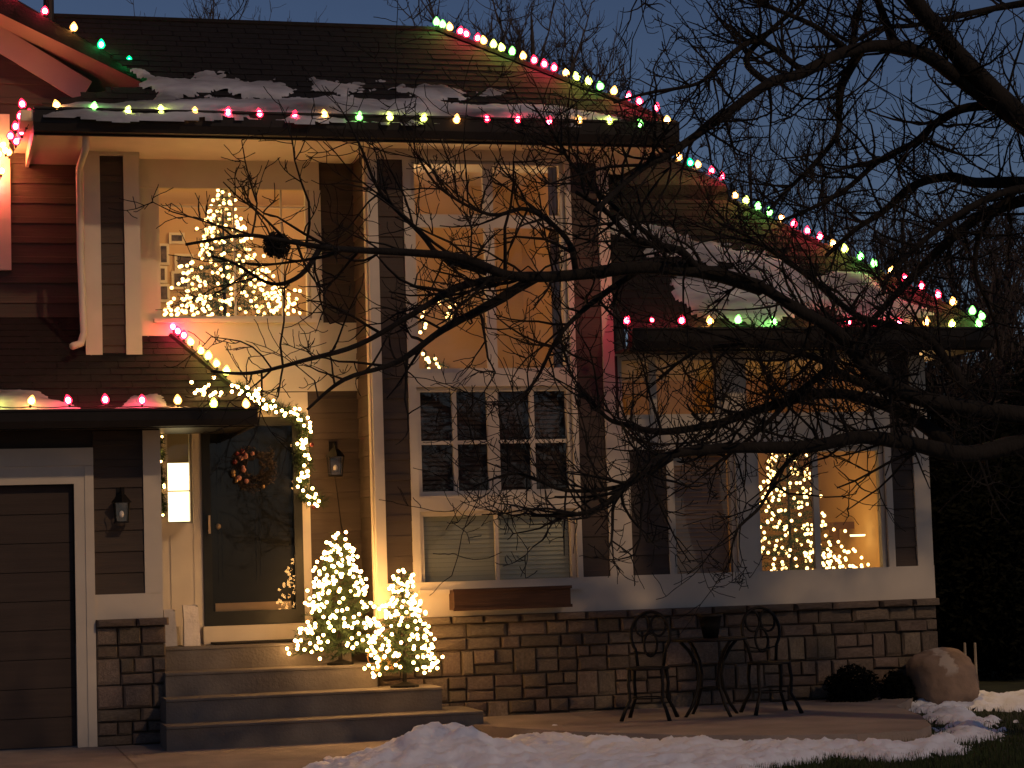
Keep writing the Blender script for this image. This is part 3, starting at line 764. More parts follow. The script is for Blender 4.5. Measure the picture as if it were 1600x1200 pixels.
# blinds
def blind(x0, x1, z0, z1, y, m, label, step=.045):
    b = MB(); z = z0
    while z < z1-.01:
        b.add([(x0,y,z),(x1,y,z),(x1,y+.02,z+step*.97),(x0,y+.02,z+step*.97)],[(0,1,2,3)]); z += step
    b.box(x0,x1,y-.01,y+.03,z1-.02,z1)
    o = b.obj('window_blind', M[m]); tag(o, label, 'blind'); return o
blind(LOW[0]+.04, LOW[1]-.04, LOW[2]+.03, LOW[3]-.03, .12, 'blind', 'pale green slatted blind closed in the bottom bay window')
blind(MID[0]+.04, MID[1]-.04, MID[2]+.03, MID[3]-.03, .12, 'blinddark', 'dark slatted blind closed behind the eight small panes')
blind(B1[0]+.04, B1[1]-.04, B1[2]+.03, B1[3]-.03, .12, 'blindtan', 'tan slatted blind closed in the dining window')
# curtain in upper bay
b = MB(); cx0, cx1 = P(862,470,.2).x, P(886,470,.2).x
for k in range(8):
    xa = cx0+(cx1-cx0)*k/8; b.add([(xa,.2+.02*(k%2),U1[2]),(xa+(cx1-cx0)/8,.2+.02*((k+1)%2),U1[2]),(xa+(cx1-cx0)/8,.2+.02*((k+1)%2),U1[3]),(xa,.2+.02*(k%2),U1[3])],[(0,1,2,3)])
tag(b.obj('curtain', M['blindtan']), 'narrow tan curtain at the right of the upper bay window', 'curtain')
# sideboard, hutch and window-side pieces in the dining room
hx0, hx1, hz0, hz1 = rc(1302,815,1372,826,1.6)
sh = empty('wall_shelf', 'dark wall shelf with ornaments in the dining room', 'shelf', (hx0,1.6,hz0))
MB().box(hx0,hx1+.4,1.6,1.85,hz0,hz1).obj('board', M['wood'], sh)
MB().box(hx0+.05,hx0+.08,1.62,1.84,hz0-.18,hz0).box(hx1+.2,hx1+.23,1.62,1.84,hz0-.18,hz0).obj('bracket', M['wood'], sh)
pfm = rc(1345,775,1366,812,1.7); o = MB().box(pfm[0],pfm[1],1.68,1.71,hz1+.001,pfm[3]).obj('picture_frame', M['picframe']); tag(o, 'framed picture standing on the dining room shelf', 'picture')
MB().box(pfm[0]+.02,pfm[1]-.02,1.675,1.68,hz1+.03,pfm[3]-.025).obj('print', M['picture'], o)
hx = rc(1295,690,1325,830,2.6); o = MB().box(hx[0],hx[1],2.6,3.0,zSt-.3,hx[3]).obj('cabinet', M['wood']); tag(o,'tall dark cabinet at the back of the dining room','cabinet')
for k in range(4): MB().box(hx[0]+.02,hx[1]-.02,2.585,2.6,zSt+.1+k*.45,zSt+.48+k*.45).obj('drawer', M['wood'], o)
tq = P(1340,838,1.2); o = MB().lathe([(.02,0),(.08,.0),(.085,.02),(.02,.02)],14,(tq.x,1.2,tq.z)).obj('lit_dish', M['shade']); o.scale=(1,1,1); tag(o,'small glowing glass dish lamp in the dining room window','lamp')
tbx = rc(1190,893,1378,905,1.0); tb = empty('dining_table','dark wooden table inside the lit dining window','table',(tbx[0],1.2,zSt-.35))
MB().box(tbx[0],tbx[1],.75,1.6,tbx[2]-.04,tbx[2]-.0).obj('tabletop', M['wood'], tb)
for lx in (tbx[0]+.06,tbx[1]-.06):
    for ly in (.82,1.53): MB().box(lx-.03,lx+.03,ly-.03,ly+.03,zSt-.35,tbx[2]-.04).obj('leg', M['wood'], tb)

# ================================================================== STEPS
st = empty('front_steps', 'four grey concrete steps with landing leading to the front door', 'steps', (3.2,-.5,0))
rise = LAND/4
xr = [P(548,1012,.15).x, P(588,1045,-.2).x, P(688,1072,-.55).x, P(752,1100,-.9).x]
yf = [.15, -.22, -.60, -1.0]
yf = [.12,-.24,-.6,-.96]
for k in range(4):
    zt = LAND-rise*k; x1 = xr[k]; x0_ = P(259,1075,yf[k]).x if k else g1+.02
    z0 = 0 if k == 3 else zt-rise-.002
    b = MB(); cc = .018
    yb = YB-.0 if k == 0 else yf[k-1]-.001
    # riser + tread with softened nosing
    prof = [(yb,z0),(yf[k],z0),(yf[k],zt-.03),(yf[k]-.012,zt-.025),(yf[k]-.012,zt-.006),(yf[k],zt),(yb,zt)]
    if k: yb2 = yf[k-1]+.2; prof = [(yb2,z0),(yf[k],z0),(yf[k],zt-.03),(yf[k]-.012,zt-.025),(yf[k]-.012,zt-.006),(yf[k],zt),(yb2,zt)]
    n = len(prof); b.add([(x0_,a,c_) for a, c_ in prof]+[(x1,a,c_) for a, c_ in prof], [(i,(i+1)%n,(i+1)%n+n,i+n) for i in range(n)]+[tuple(range(n)),tuple(range(n,2*n))[::-1]])
    # wrapping part to the right, back to the wall
    if k: b.box(xr[k-1]-.002, x1-.0005, yf[k]+.001+.198, (YA-.09 if x1 > a0 else YB), z0, zt-.0005)
    b.obj('step', M['step'], st)
mtx = rc(330,1002,470,1008,YB-.2)
o = MB().box(P(335,1003,.4).x,P(472,1003,.4).x,.28,.68,LAND+.001,LAND+.02).obj('door_mat', M['rubber']); tag(o,'black rubber doormat on the landing before the door','doormat')

# ================================================================== LIGHT STRINGS
def teardrop():
    return [(.004,0),(.015,.008),(.024,.026),(.022,.042),(.013,.062),(.003,.076)]
GM, CM = {}, {}
for k in COL:
    GM[k] = MB().lathe([(r*1.6,z*1.3-.010) for r,z in teardrop()], 10).mesh('bulb', GL[k], True)
    CM[k] = MB().ball((0,0,.034), .024, 8, 5, 1.2).mesh('filament', CO[k], True)
SM = MB().lathe([(.011,-.03),(.013,-.028),(.013,.004),(.010,.006)], 8).mesh('socket', M['wire'])
def bulbs(lst, fn, label, wire=True, grp=None, tilt=.25, seed=0, sc=1.0):
    rg = random.Random(seed+77); t = empty('string_lights', label, 'string lights', fn(*lst[0][:2]))
    pl = Vector(t.location); pts = []
    for x, y, c in lst:
        s = sc
        if c.islower() and c != 'g': s = .6*sc; c = c.upper()
        p = fn(x, y); pts.append(p)
        o = link('bulb', GM[c], t); o.location = p-pl; o.scale = (s,s,s)
        o.rotation_euler = (rg.uniform(-tilt,tilt), rg.uniform(-tilt,tilt), rg.uniform(0,6))
        f = link('filament', CM[c], o); s2 = link('socket', SM, o)
    wp = []
    for i in range(len(pts)-1):
        for q in range(4):
            u = q/4; p = pts[i].lerp(pts[i+1], u); wp.append(p-Vector((0,0,.02+.012*math.sin(u*math.pi))))
    wp.append(pts[-1]-Vector((0,0,.02)))
    MB().tube(wp, .0045, 4).obj('wire', M['wire'], t)
    return t
DY = 5
eaveL = [(90,168,'W'),(146,171,'G'),(198,177,'Y'),(252,175,'Y'),(304,179,'W'),(356,179,'R'),(407,181,'R'),(459,184,'R'),(508,183,'W'),(560,186,'G'),(610,186,'Y'),(661,188,'Y'),(713,190,'W'),(760,189,'R'),(809,190,'R'),(857,193,'R'),(906,191,'W'),(953,192,'Y'),(1000,197,'G'),(1043,191,'W')]
bulbs([(x,y+2,c) for x,y,c in eaveL], lambda x,y: P(x,y,-.60), 'long string of coloured bulbs along the upper gutter', seed=1)
ret = [(36,168,0),(31,186,.25),(24,202,.5),(16,218,.8),(10,240,1.0)]
bulbs([(36,168,'R'),(32,187,'R'),(25,203,'R'),(16,218,'R'),(9,240,'W')], lambda x,y: P(x,y,-.45+(y-168)/72*1.1), 'short string of bulbs on the left return of the upper eave', seed=2)
bulbs([(47,184,'R'),(41,197,'W'),(34,211,'R'),(25,226,'R'),(14,243,'W')], lambda x,y: P(x,y,-.40+(y-184)/60*1.15), 'inner strand of bulbs on the left return of the upper eave', seed=22)
bulbs([(4,232,'W'),(-3,246,'W'),(-8,262,'R'),(2,272,'W'),(-6,288,'R'),(-14,300,'R'),(-30,288,'W'),(-24,262,'W'),(-40,240,'R'),(-60,270,'R')], lambda x,y: P(x,y,.98), 'bunch of bulbs hanging beside the white casing at the left picture edge', seed=29)
bulbs([(24,-5,'R'),(70,22,'R'),(115,48,'W'),(158,75,'g'),(202,100,'g'),(243,124,'g'),(256,140,'g')], lambda x,y: P(x,y,.56), 'string of bulbs up the left gable rake', seed=3)
hipU = [(682,48,'G'),(692,51,'G'),(703,55,'W'),(718,61,'R'),(730,66,'R'),(746,72,'R'),(757,75,'W'),(771,83,'Y'),(785,88,'Y'),(800,94,'G'),(818,101,'W'),(835,108,'R'),(851,114,'R'),(866,119,'R'),(884,127,'W'),(902,134,'Y'),(920,141,'Y'),(939,150,'G'),(958,157,'W'),(981,167,'R'),(1000,174,'R'),(1024,184,'R')]
def onhip(x, y, a, b_):
    best = None
    for k in range(400):
        p = a.lerp(b_, k/399); q = p-CAM; sx = 800+FPX*q.dot(rt)/q.dot(fw)
        if best is None or abs(sx-x) < best[0]: best = (abs(sx-x), p)
    return best[1]+Vector((0,-.01,.06))
bulbs(hipU, lambda x,y: onhip(x,y,FR,RR), 'string of closely set bulbs down the upper right hip', seed=4)
bulbs([(1047,242,'w'),(1062,247,'W'),(1080,256,'g'),(1091,259,'W'),(1112,268,'R'),(1129,277,'R')], lambda x,y: P(x,y+3,H2.y+.2), 'short string of bulbs behind the upper eave corner', seed=5)
hipL = [(1149,318,'W'),(1165,328,'Y'),(1184,337,'G'),(1203,347,'G'),(1222,355,'W'),(1240,364,'R'),(1261,373,'R'),(1281,382,'R'),(1303,393,'W'),(1321,403,'Y'),(1345,414,'G'),(1366,424,'G'),(1391,435,'W'),(1415,447,'R'),(1440,459,'R'),(1467,472,'R'),(1490,485,'W'),(1519,498,'G'),(1535,508,'G')]
bulbs(hipL, lambda x,y: onhip(x,y,q1,H2), 'string of bulbs down the lower right hip', seed=6)
bulbs([(978,506,'R'),(1020,503,'r'),(1065,506,'R'),(1110,507,'W'),(1153,505,'G'),(1210,508,'G'),(1283,509,'W'),(1325,509,'R'),(1366,509,'R'),(1407,509,'R'),(1447,508,'W'),(1488,512,'Y'),(1530,511,'G')], lambda x,y: P(x,y,-.60), 'string of bulbs along the lower right gutter', seed=7)
bulbs([(-10,631,'Y'),(48,632,'W'),(108,631,'R'),(165,630,'R'),(222,631,'R'),(278,631,'W'),(334,636,'Y'),(385,637,'W')], lambda x,y: P(x,y,-.66), 'string of bulbs along the porch gutter', seed=8)
bulbs([(268,526,'R'),(276,541,'R'),(284,556,'R'),(296,572,'W'),(312,590,'W'),(322,602,'Y'),(336,612,'W'),(350,624,'Y')], lambda x,y: onhip(x,y,pf[1],pf[2])+Vector((.02,0,0)), 'string of bulbs down the porch roof hip', seed=9)

# ================================================================== EVERGREENS / GARLANDS
FB = MB().ball((0,0,0), .016, 6, 4).mesh('bulb', M['fairy'], True)
FBI = MB().ball((0,0,0), .018, 6, 4).mesh('bulb', M['fairyin'], True)
FBS = MB().ball((0,0,0), .011, 6, 4).mesh('bulb', M['fairy'], True)
def needles(b, a, c, rg, n, ln=.045, wd=.0035):
    a, c = Vector(a), Vector(c); d = (c-a); L_ = d.length; d.normalize(); o1 = d.orthogonal().normalized(); o2 = d.cross(o1)
    for k in range(n):
        t = rg.random(); p = a+d*L_*t; an = rg.uniform(0, 6.28)
        s = (o1*math.cos(an)+o2*math.sin(an)); q = p+(s+d*.6).normalized()*ln*rg.uniform(.6,1.2)
        w_ = s.cross(d).normalized()*wd
        b.add([p-w_, p+w_, q], [(0,1,2)])
def fir(name, label, base, h, r, z0f, nb, group=None, seed=1, stand=None, flat=1.0, nd=26):
    rg = random.Random(seed); t = empty(name, label, 'christmas tree', base, group)
    base = Vector(base); b = MB(); tips = []
    for k in range(nb):
        f = (k+.5)/nb; f = 1-(1-f)**.62 if True else f
        z = h*(z0f+(1-z0f)*f); rr = r*(1-f)**(1.2 if r > .6 else .85)*rg.uniform(.75,1.1)+(.01 if r > .6 else .03); a = k*2.399+rg.uniform(-.4,.4)
        s = base+Vector((0,0,z)); e = s+Vector((math.cos(a)*rr, math.sin(a)*rr*flat, rr*rg.uniform(-.15,.25)))
        needles(b, s.lerp(e,.15), e, rg, int(nd*(.5+rr/r)), ln=.05)
        for sgn in (-1,1):
            m_ = s.lerp(e, rg.uniform(.4,.7)); e2 = m_+Vector((math.cos(a+sgn*.7)*rr*.45, math.sin(a+sgn*.7)*rr*.45*flat, rr*rg.uniform(-.1,.15)))
            needles(b, m_, e2, rg, int(nd*.5*(.5+rr/r)), ln=.045); tips.append((e2,a))
        tips.append((e,a))
    fo = b.obj('foliage', M['needle'], t)
    MB().tube([base, base+Vector((0,0,h*.97))], [.022,.006], 7).obj('trunk', M['bark'], t)
    if stand:
        MB().lathe([(stand,0),(stand,.02),(stand*.5,.035),(.03,.05)], 12, base).obj('stand', M['iron'], t)
    return t, tips
def fairy(pts, label, mesh, group=None, wire=False, base=None):
    t = empty('fairy_lights', label, 'fairy lights', pts[0], group); pl = Vector(t.location)
    for p in pts[:300]:
        o = link('bulb', mesh, t); o.location = Vector(p)-pl
    return t
def pick(tips, n, rg, base, r_push=.02, front=True):
    c = [p for p, a in tips if (not front or p.y < base[1]+.12)]
    rg.shuffle(c); out = []
    for k in range(n):
        p = c[k % len(c)]; q = p+Vector((rg.uniform(-.05,.05), rg.uniform(-.05,.02), rg.uniform(-.05,.05))); out.append(q)
    return out
rg = random.Random(5)
# outdoor pair
b1 = P(551,1034,-.08); zt1 = LAND-rise; b1 = Vector((P(551,1030,-.05).x, -.05, zt1))
h1 = P(515,830,-.05).z-b1.z
t1, tp1 = fir('small_fir_tree', 'larger lit potted fir beside the door on the steps', (b1.x-.12,-.05,zt1), h1, .44, .08, 170, seed=21, stand=.13, nd=34)
fairy(pick(tp1, 250, rg, b1), 'fairy lights wound round the larger fir beside the door', FB)
z3 = LAND-2*rise; b2 = Vector((P(632,1055,-.42).x, -.42, z3)); h2 = P(632,886,-.42).z-b2.z
t2, tp2 = fir('small_fir_tree', 'smaller lit potted fir right of the steps against the stone wall', tuple(b2), h2, .33, .12, 130, seed=23, stand=.14, nd=32)
fairy(pick(tp2, 180, rg, b2), 'fairy lights wound round the smaller fir by the stone wall', FB)
# gold bow between
bwp = P(600,1025,-.35); b = MB()
for s in (-1,1):
    pts = [bwp+Vector((s*.16*math.sin(a)*1.0, -.02*math.cos(a), .07*math.sin(2*a)*1.0)) for a in [k*math.pi/10 for k in range(11)]]
    for i in range(10):
        u_, v_ = pts[i], pts[i+1]; b.add([u_-Vector((0,.03,0)),v_-Vector((0,.03,0)),v_+Vector((0,.03,0)),u_+Vector((0,.03,0))],[(0,1,2,3)])
    b.add([bwp, bwp+Vector((s*.05,-.02,-.14)), bwp+Vector((s*.10,-.02,-.14)), bwp+Vector((s*.03,0,0))],[(0,1,2,3)])
b.ball(bwp, .03); tag(b.obj('ribbon_bow', M['ribbon']), 'gold ribbon bow between the two small lit firs', 'bow')
# indoor trees
def px_in(px, py, Y): return P(px, py, Y)
bu = px_in(352,520,1.55); hu = P(347,280,1.55).z-bu.z
t3, tp3 = fir('christmas_tree', 'tall lit christmas tree standing in the upper left window', tuple(bu), hu, .70, .05, 190, seed=31, nd=26)
fairy(pick(tp3, 290, rg, bu, front=False), 'fairy lights covering the upstairs christmas tree', FBI)
fl = [P(rg.uniform(252,330), rg.uniform(462,495), 1.0) for k in range(34)]+[P(rg.uniform(420,470), rg.uniform(445,495), 1.0) for k in range(26)]
fairy(fl, 'loose fairy lights heaped along the upstairs window sill', FBI)
bd = px_in(1238,925,1.45); hd = P(1242,668,1.45).z-bd.z
t4, tp4 = fir('christmas_tree', 'lit christmas tree inside the dining room window', tuple(bd), hd, .58, .04, 170, seed=33, nd=26)
fairy(pick(tp4, 280, rg, bd, front=False), 'fairy lights covering the dining room christmas tree', FBI)
fairy([P(rg.gauss(1318,32), 893-abs(rg.gauss(0,22)), .8) for k in range(46)], 'loose fairy lights along the dining table', FBI)
# small lit greenery on upper bay sill
gb2 = MB(); gp_ = []
for (x0,y0,x1,y1) in ((662,470,708,468),(662,470,660,520),(708,468,700,500),(662,545,668,572),(668,560,700,574)):
    A1, B1_ = P(x0,y0,.35), P(x1,y1,.35); needles(gb2, A1, B1_, rg, 160, ln=.06)
    for k in range(5): gp_.append(A1.lerp(B1_, rg.random())+Vector((rg.uniform(-.03,.03),-.03,rg.uniform(-.04,.04))))
tag(gb2.obj('wreath', M['needle']), 'fir greenery hanging inside the upper bay window', 'greenery')
fairy(gp_, 'few fairy lights on greenery in the upper bay window', FBI)
# door garland
def garland(pts, label, n, ln=.065, nl=70, lab2='', rad=.07, mesh=None):
    b = MB(); pts = [Vector(p) for p in pts]; rr = random.Random(len(label)); lp = []
    segs = [(pts[i], pts[i+1]) for i in range(len(pts)-1)]; tot = sum((q-p).length for p, q in segs)
    for p, q in segs:
        k = int(n*(q-p).length/tot)
        for _ in range(max(1,k//18)):
            m_ = p.lerp(q, rr.random()); v = Vector((rr.gauss(0,1), rr.gauss(0,.7), rr.gauss(0,1))).normalized()*rad*rr.uniform(.5,1.2)
            needles(b, m_, m_+v, rr, 18, ln=ln)
        for _ in range(max(1,int(nl*(q-p).length/tot))):
            lp.append(p.lerp(q, rr.random())+Vector((rr.uniform(-.75,.75)*rad, -rad*.8, rr.uniform(-.75,.75)*rad)))
    tag(b.obj('garland', M['needle']), label, 'garland')
    fairy(lp, lab2, mesh or FB)
yg = YB-.12
garland([P(x,y,yg) for x,y in ((318,606),(345,618),(372,608),(400,628),(440,638),(464,650),(478,672),(470,700),(478,730),(470,755),(480,775),(503,785))], 'fir garland over the door and down its right side', 7000, lab2='fairy lights in the garland over the door', nl=95, rad=.085)
fairy([P(rg.gauss(350,28), rg.gauss(618,13), -.35) for k in range(46)], 'bunched fairy lights where the porch roof meets the door garland', FB)
garland([P(x,y,yg+.02) for x,y in ((251,672),(250,700),(253,740),(252,780),(255,806))], 'thin fir garland hanging left of the sidelight', 1500, lab2='sparse fairy lights on garland left of the sidelight', nl=9, rad=.035, mesh=FBS)
for (x,y) in ((487,695),(490,792),(389,637)):
    q = P(x,y,yg-.08); o = MB().ball(q,.022,10,6).obj('bauble', M['redorn'], None, True); tag(o, {487:'red bauble halfway down the door garland',490:'red bauble at the end of the door garland',389:'red bauble on garland above the door'}[x], 'bauble')
# wreath on door
wc = P(396,731,YB-.07); wr = P(396,731,YB-.07)
we = empty('door_wreath','round twig wreath with red and gold ornaments on the storm door','wreath',tuple(wc)); b = MB(); rr = random.Random(8)
for k in range(260):
    a = rr.uniform(0,6.28); ra = rr.choice((.10,.15,.19,.215))*rr.uniform(.8,1.1); p = wc+Vector((math.cos(a)*ra,0,math.sin(a)*ra)); a2_ = a+rr.uniform(.2,.5); ra2 = ra*rr.uniform(.9,1.2)
    needles(b, p, wc+Vector((math.cos(a2_)*ra2,rr.uniform(-.03,.02),math.sin(a2_)*ra2)), rr, 12, ln=.04, wd=.003)
b.obj('foliage', M['twigs'], we)
for k in range(16):
    a = rr.gauss(2.6,1.9); ra = rr.uniform(.10,.225)
    MB().ball(wc+Vector((math.cos(a)*ra,-.045,math.sin(a)*ra)), rr.uniform(.018,.028), 8, 5).obj('ornament', M[('redorn','dullorn','goldorn','dullorn')[k % 4]], we, True)

# ---- lanterns
def lantern(c, label, s=1.0):
    c = Vector(c); t = empty('wall_lantern', label, 'lantern', tuple(c)); w_ = .062*s; h_ = .16*s
    b = MB()
    for sx in (-1,1):
        for sy in (-1,1): b.tube([c+Vector((sx*w_*.8,sy*w_*.8,-h_/2)), c+Vector((sx*w_,sy*w_,h_/2))], .006, 4)
    b.box(c.x-w_*.9,c.x+w_*.9,c.y-w_*.9,c.y+w_*.9,c.z-h_/2-.012,c.z-h_/2); b.obj('cage', M['iron'], t)
    MB().lathe([(w_*1.45,h_/2),(w_*1.3,h_/2+.012),(w_*.55,h_/2+.075),(w_*.25,h_/2+.085),(.008,h_/2+.11)], 4, c).obj('cap', M['iron'], t)
    MB().tube([c+Vector((0,0,h_/2+.1)), c+Vector((0,.05,h_/2+.14)), c+Vector((0,.12,h_/2+.08))], .009, 6).box(c.x-.04,c.x+.04,c.y+.115,c.y+.13,c.z+h_/2-.02,c.z+h_/2+.16).obj('bracket', M['iron'], t)
    g = .8*w_; MB().box(c.x-g,c.x+g,c.y-g,c.y+g,c.z-h_/2,c.z+h_/2).obj('glass', M['glass'], t)
    MB().ball(c-Vector((0,0,.02)), .022, 8, 5, 1.5).obj('lamp_bulb', M['paper'], t)
    return t
lc = P(524,728,YB-.14); lantern(lc, 'black carriage lantern on the siding right of the door', 1.15)
lc2 = P(190,800,YA-.14); lantern(lc2, 'unlit carriage lantern between garage door and entry', 1.1)
tag(MB().tube([lc-Vector((0,-.05,.1)), P(527,770,YB-.05), P(533,820,YB-.05), P(545,862,YB-.15), P(552,900,YB-.4)], .005, 5).obj('power_cord', M['iron']), 'thin dark cord hanging from the lantern to the larger fir', 'cord')
for i,(x0,x1,ytop,y) in enumerate(((286,312,945,.42),(256,276,952,.55))):
    X0_,X1_ = P(x0,980,y).x, P(x1,980,y).x; zt = P((x0+x1)/2,ytop,y).z; b = MB(); w_ = X1_-X0_
    zs_ = [LAND+.001, LAND+(zt-LAND)*.55, zt]
    b.add([(X0_,y-.06,zs_[0]),(X1_,y-.06,zs_[0]),(X1_,y+.06,zs_[0]),(X0_,y+.06,zs_[0]),(X0_+.006,y-.05,zs_[1]),(X1_-.01,y-.062,zs_[1]),(X1_-.004,y+.05,zs_[1]),(X0_+.008,y+.05,zs_[1]),
           (X0_-.006,y-.06,zs_[2]),(X1_-.02,y-.055,zs_[2]-.02),(X1_-.02,y+.05,zs_[2]),(X0_,y+.06,zs_[2])],
          [(0,1,5,4),(1,2,6,5),(2,3,7,6),(3,0,4,7),(4,5,9,8),(5,6,10,9),(6,7,11,10),(7,4,8,11),(0,3,2,1)])
    o = b.obj('paper_bag', M['paper']); tag(o, ('white paper bag standing on the landing left of the door','smaller pale bag behind the stone pier')[i], 'bag')

# ================================================================== PATIO FURNITURE
def arc(c, r1, r2, a0_, a1_, n=10, plane='xz'):
    return [Vector((c[0]+r1*math.cos(a0_+(a1_-a0_)*k/n), c[1], c[2]+r2*math.sin(a0_+(a1_-a0_)*k/n))) for k in range(n+1)]
def chair(loc, rz, label):
    t = empty('bistro_chair', label, 'chair', loc, 'iron bistro chairs on the patio'); t.rotation_euler = (0,0,rz)
    def ob(b, n): return b.obj(n, M['iron'], t, True, local=True)
    s = .47
    ob(MB().lathe([(.19,s-.012),(.205,s-.008),(.205,s+.008),(.185,s+.014)],18), 'seat')
    for sx in (-1,1):
        for sy in (-1,1):
            ob(MB().tube([(sx*.15,sy*.14,s),(sx*.16,sy*.16,s*.7),(sx*.15,sy*.155,s*.4),(sx*.19,sy*.20,.1),(sx*.225,sy*.235,0)], [.018,.017,.016,.017,.021], 7), 'leg')
    y = .17
    lean = lambda p: Vector((p.x, y+(p.z-s)*.18, p.z))
    ob(MB().tube([lean(p) for p in [Vector((-.12,0,s))]+arc((0,0,.77),.185,.215,math.pi*1.22,-math.pi*.22,22)+[Vector((.12,0,s))]], .016, 7), 'back_frame')
    for sx in (-1,1):
        ob(MB().tube([lean(p) for p in arc((sx*.075,0,.86),.07,.10,0,2*math.pi,16)], .012, 6), 'scroll')
    ob(MB().tube([lean(p) for p in arc((0,0,.68),.062,.11,0,2*math.pi,16)], .012, 6), 'scroll')
    ob(MB().tube([lean(Vector((-.16,0,.62))), lean(Vector((0,0,.59))), lean(Vector((.16,0,.62)))], .008, 6), 'back_rail')
    ob(MB().tube([(math.cos(k*math.pi/8)*.15, math.sin(k*math.pi/8)*.15, .2) for k in range(17)], .007, 6), 'stretcher')
    return t
cp = PZ(1015,1124,PATZ); chair((cp.x,cp.y,PATZ), R(-28), 'iron bistro chair left of the small table, scrolled back to the wall')
cp2 = PZ(1205,1114,PATZ); chair((cp2.x,cp2.y,PATZ), R(-4), 'iron bistro chair right of the small table, nearest the boulder')
tpz = PZ(1112,1118,PATZ); tt = empty('bistro_table','small round iron bistro table between the two chairs','table',(tpz.x,tpz.y,PATZ))
MB().lathe([(.345,.70),(.36,.705),(.36,.718),(.345,.725)],28).obj('tabletop', M['iron'], tt, True, local=True)
for k in range(4):
    a = k*math.pi/2+.28; f_ = lambda r,z: (math.cos(a)*r, math.sin(a)*r, z)
    MB().tube([f_(.33,.70),f_(.24,.62),f_(.16,.5),f_(.13,.38),f_(.15,.25),f_(.22,.10),f_(.30,0)], .016, 7).obj('leg', M['iron'], tt, True, local=True)
MB().tube([(math.cos(k*math.pi/8)*.10, math.sin(k*math.pi/8)*.10, .26) for k in range(17)], .008, 6).obj('ring', M['iron'], tt, True, local=True)
pt = empty('flower_pot','dark empty pot on the bistro table','pot',(tpz.x+.02,tpz.y,PATZ+.726))
MB().lathe([(.07,0),(.095,.12),(.105,.19),(.115,.195),(.115,.22),(.095,.22),(.09,.15)],16).obj('pot', M['iron'], pt, True, local=True)

# boulder, stakes, shrubs
bp_ = P(1474,1050,-.38); bp_.y = -.63; bzt = P(1474,1012,-.38).z; bl = MB(); n1_, m1_ = 64, 36
for i in range(m1_+1):
    for k in range(n1_):
        th_, ph_ = math.pi*i/m1_, 2*math.pi*k/n1_
        v = Vector((math.sin(th_)*math.cos(ph_), math.sin(th_)*math.sin(ph_), math.cos(th_)))
        r_ = 1+.13*noise.fractal(v*1.3+Vector((3,1,0)), 1, 2, 5)
        sg = lambda q: math.copysign(abs(q)**.85, q)
        bl.v.append((bp_.x+.375*sg(v.x)*r_, bp_.y+.25+.32*v.y*r_, bzt*.40+bzt*.56*sg(v.z)*r_-(.04*v.x)))
for i in range(m1_):
    for k in range(n1_):
        a0i = i*n1_+k; a1i = i*n1_+(k+1) % n1_; bl.f.append((a0i, a1i, a1i+n1_, a0i+n1_))
tag(bl.obj('boulder', M['boulder'], None, True), 'large tan boulder with a pale streak at the house corner', 'boulder')
bm_ = M['boulder'].node_tree; Nn = bm_.nodes; bs_ = Nn['Principled BSDF']; old = bs_.inputs['Base Color'].links[0].from_socket
tc_ = Nn.new('ShaderNodeTexCoord'); sp_ = Nn.new('ShaderNodeSeparateXYZ'); bm_.links.new(tc_.outputs['Object'], sp_.inputs[0])
nz_ = Nn.new('ShaderNodeTexNoise'); nz_.inputs['Scale'].default_value = 9; nz_.inputs['Detail'].default_value = 4; bm_.links.new(tc_.outputs['Object'], nz_.inputs['Vector'])
def mth(op, a, b=None):
    m_ = Nn.new('ShaderNodeMath'); m_.operation = op
    for i_, q in enumerate((a, b)):
        if q is None: continue
        if isinstance(q, (int, float)): m_.inputs[i_].default_value = q
        else: bm_.links.new(q, m_.inputs[i_])
    return m_.outputs[0]
dx_ = mth('ABSOLUTE', mth('ADD', mth('SUBTRACT', sp_.outputs[0], bp_.x-.07), mth('MULTIPLY', mth('SUBTRACT', nz_.outputs['Fac'], .5), .22)))
mr_ = Nn.new('ShaderNodeMapRange'); mr_.inputs[1].default_value = .065; mr_.inputs[2].default_value = .04; bm_.links.new(dx_, mr_.inputs[0])
mz_ = Nn.new('ShaderNodeMapRange'); mz_.inputs[1].default_value = bzt*.52; mz_.inputs[2].default_value = bzt*.62; bm_.links.new(sp_.outputs[2], mz_.inputs[0])
mx_ = Nn.new('ShaderNodeMix'); mx_.data_type = 'RGBA'; bm_.links.new(mth('MULTIPLY', mr_.outputs[0], mz_.outputs[0]), mx_.inputs[0]); bm_.links.new(old, mx_.inputs[6]); mx_.inputs[7].default_value = (.36,.31,.26,1)
bm_.links.new(mx_.outputs[2], bs_.inputs['Base Color'])
for i,(px,w0) in enumerate(((1511,4),(1527,4))):
    q = P(px,1098,.15 if i else .12); top = P(px,1004,q.y).z
    o = MB().tube([(q.x,q.y,-.02),(q.x+.005,q.y,top)], [.016,.013], 6).obj('garden_stake', M['stake']); tag(o, ('thin pale garden stake close behind the boulder','thin pale garden stake at right of the boulder')[i], 'stake', None)
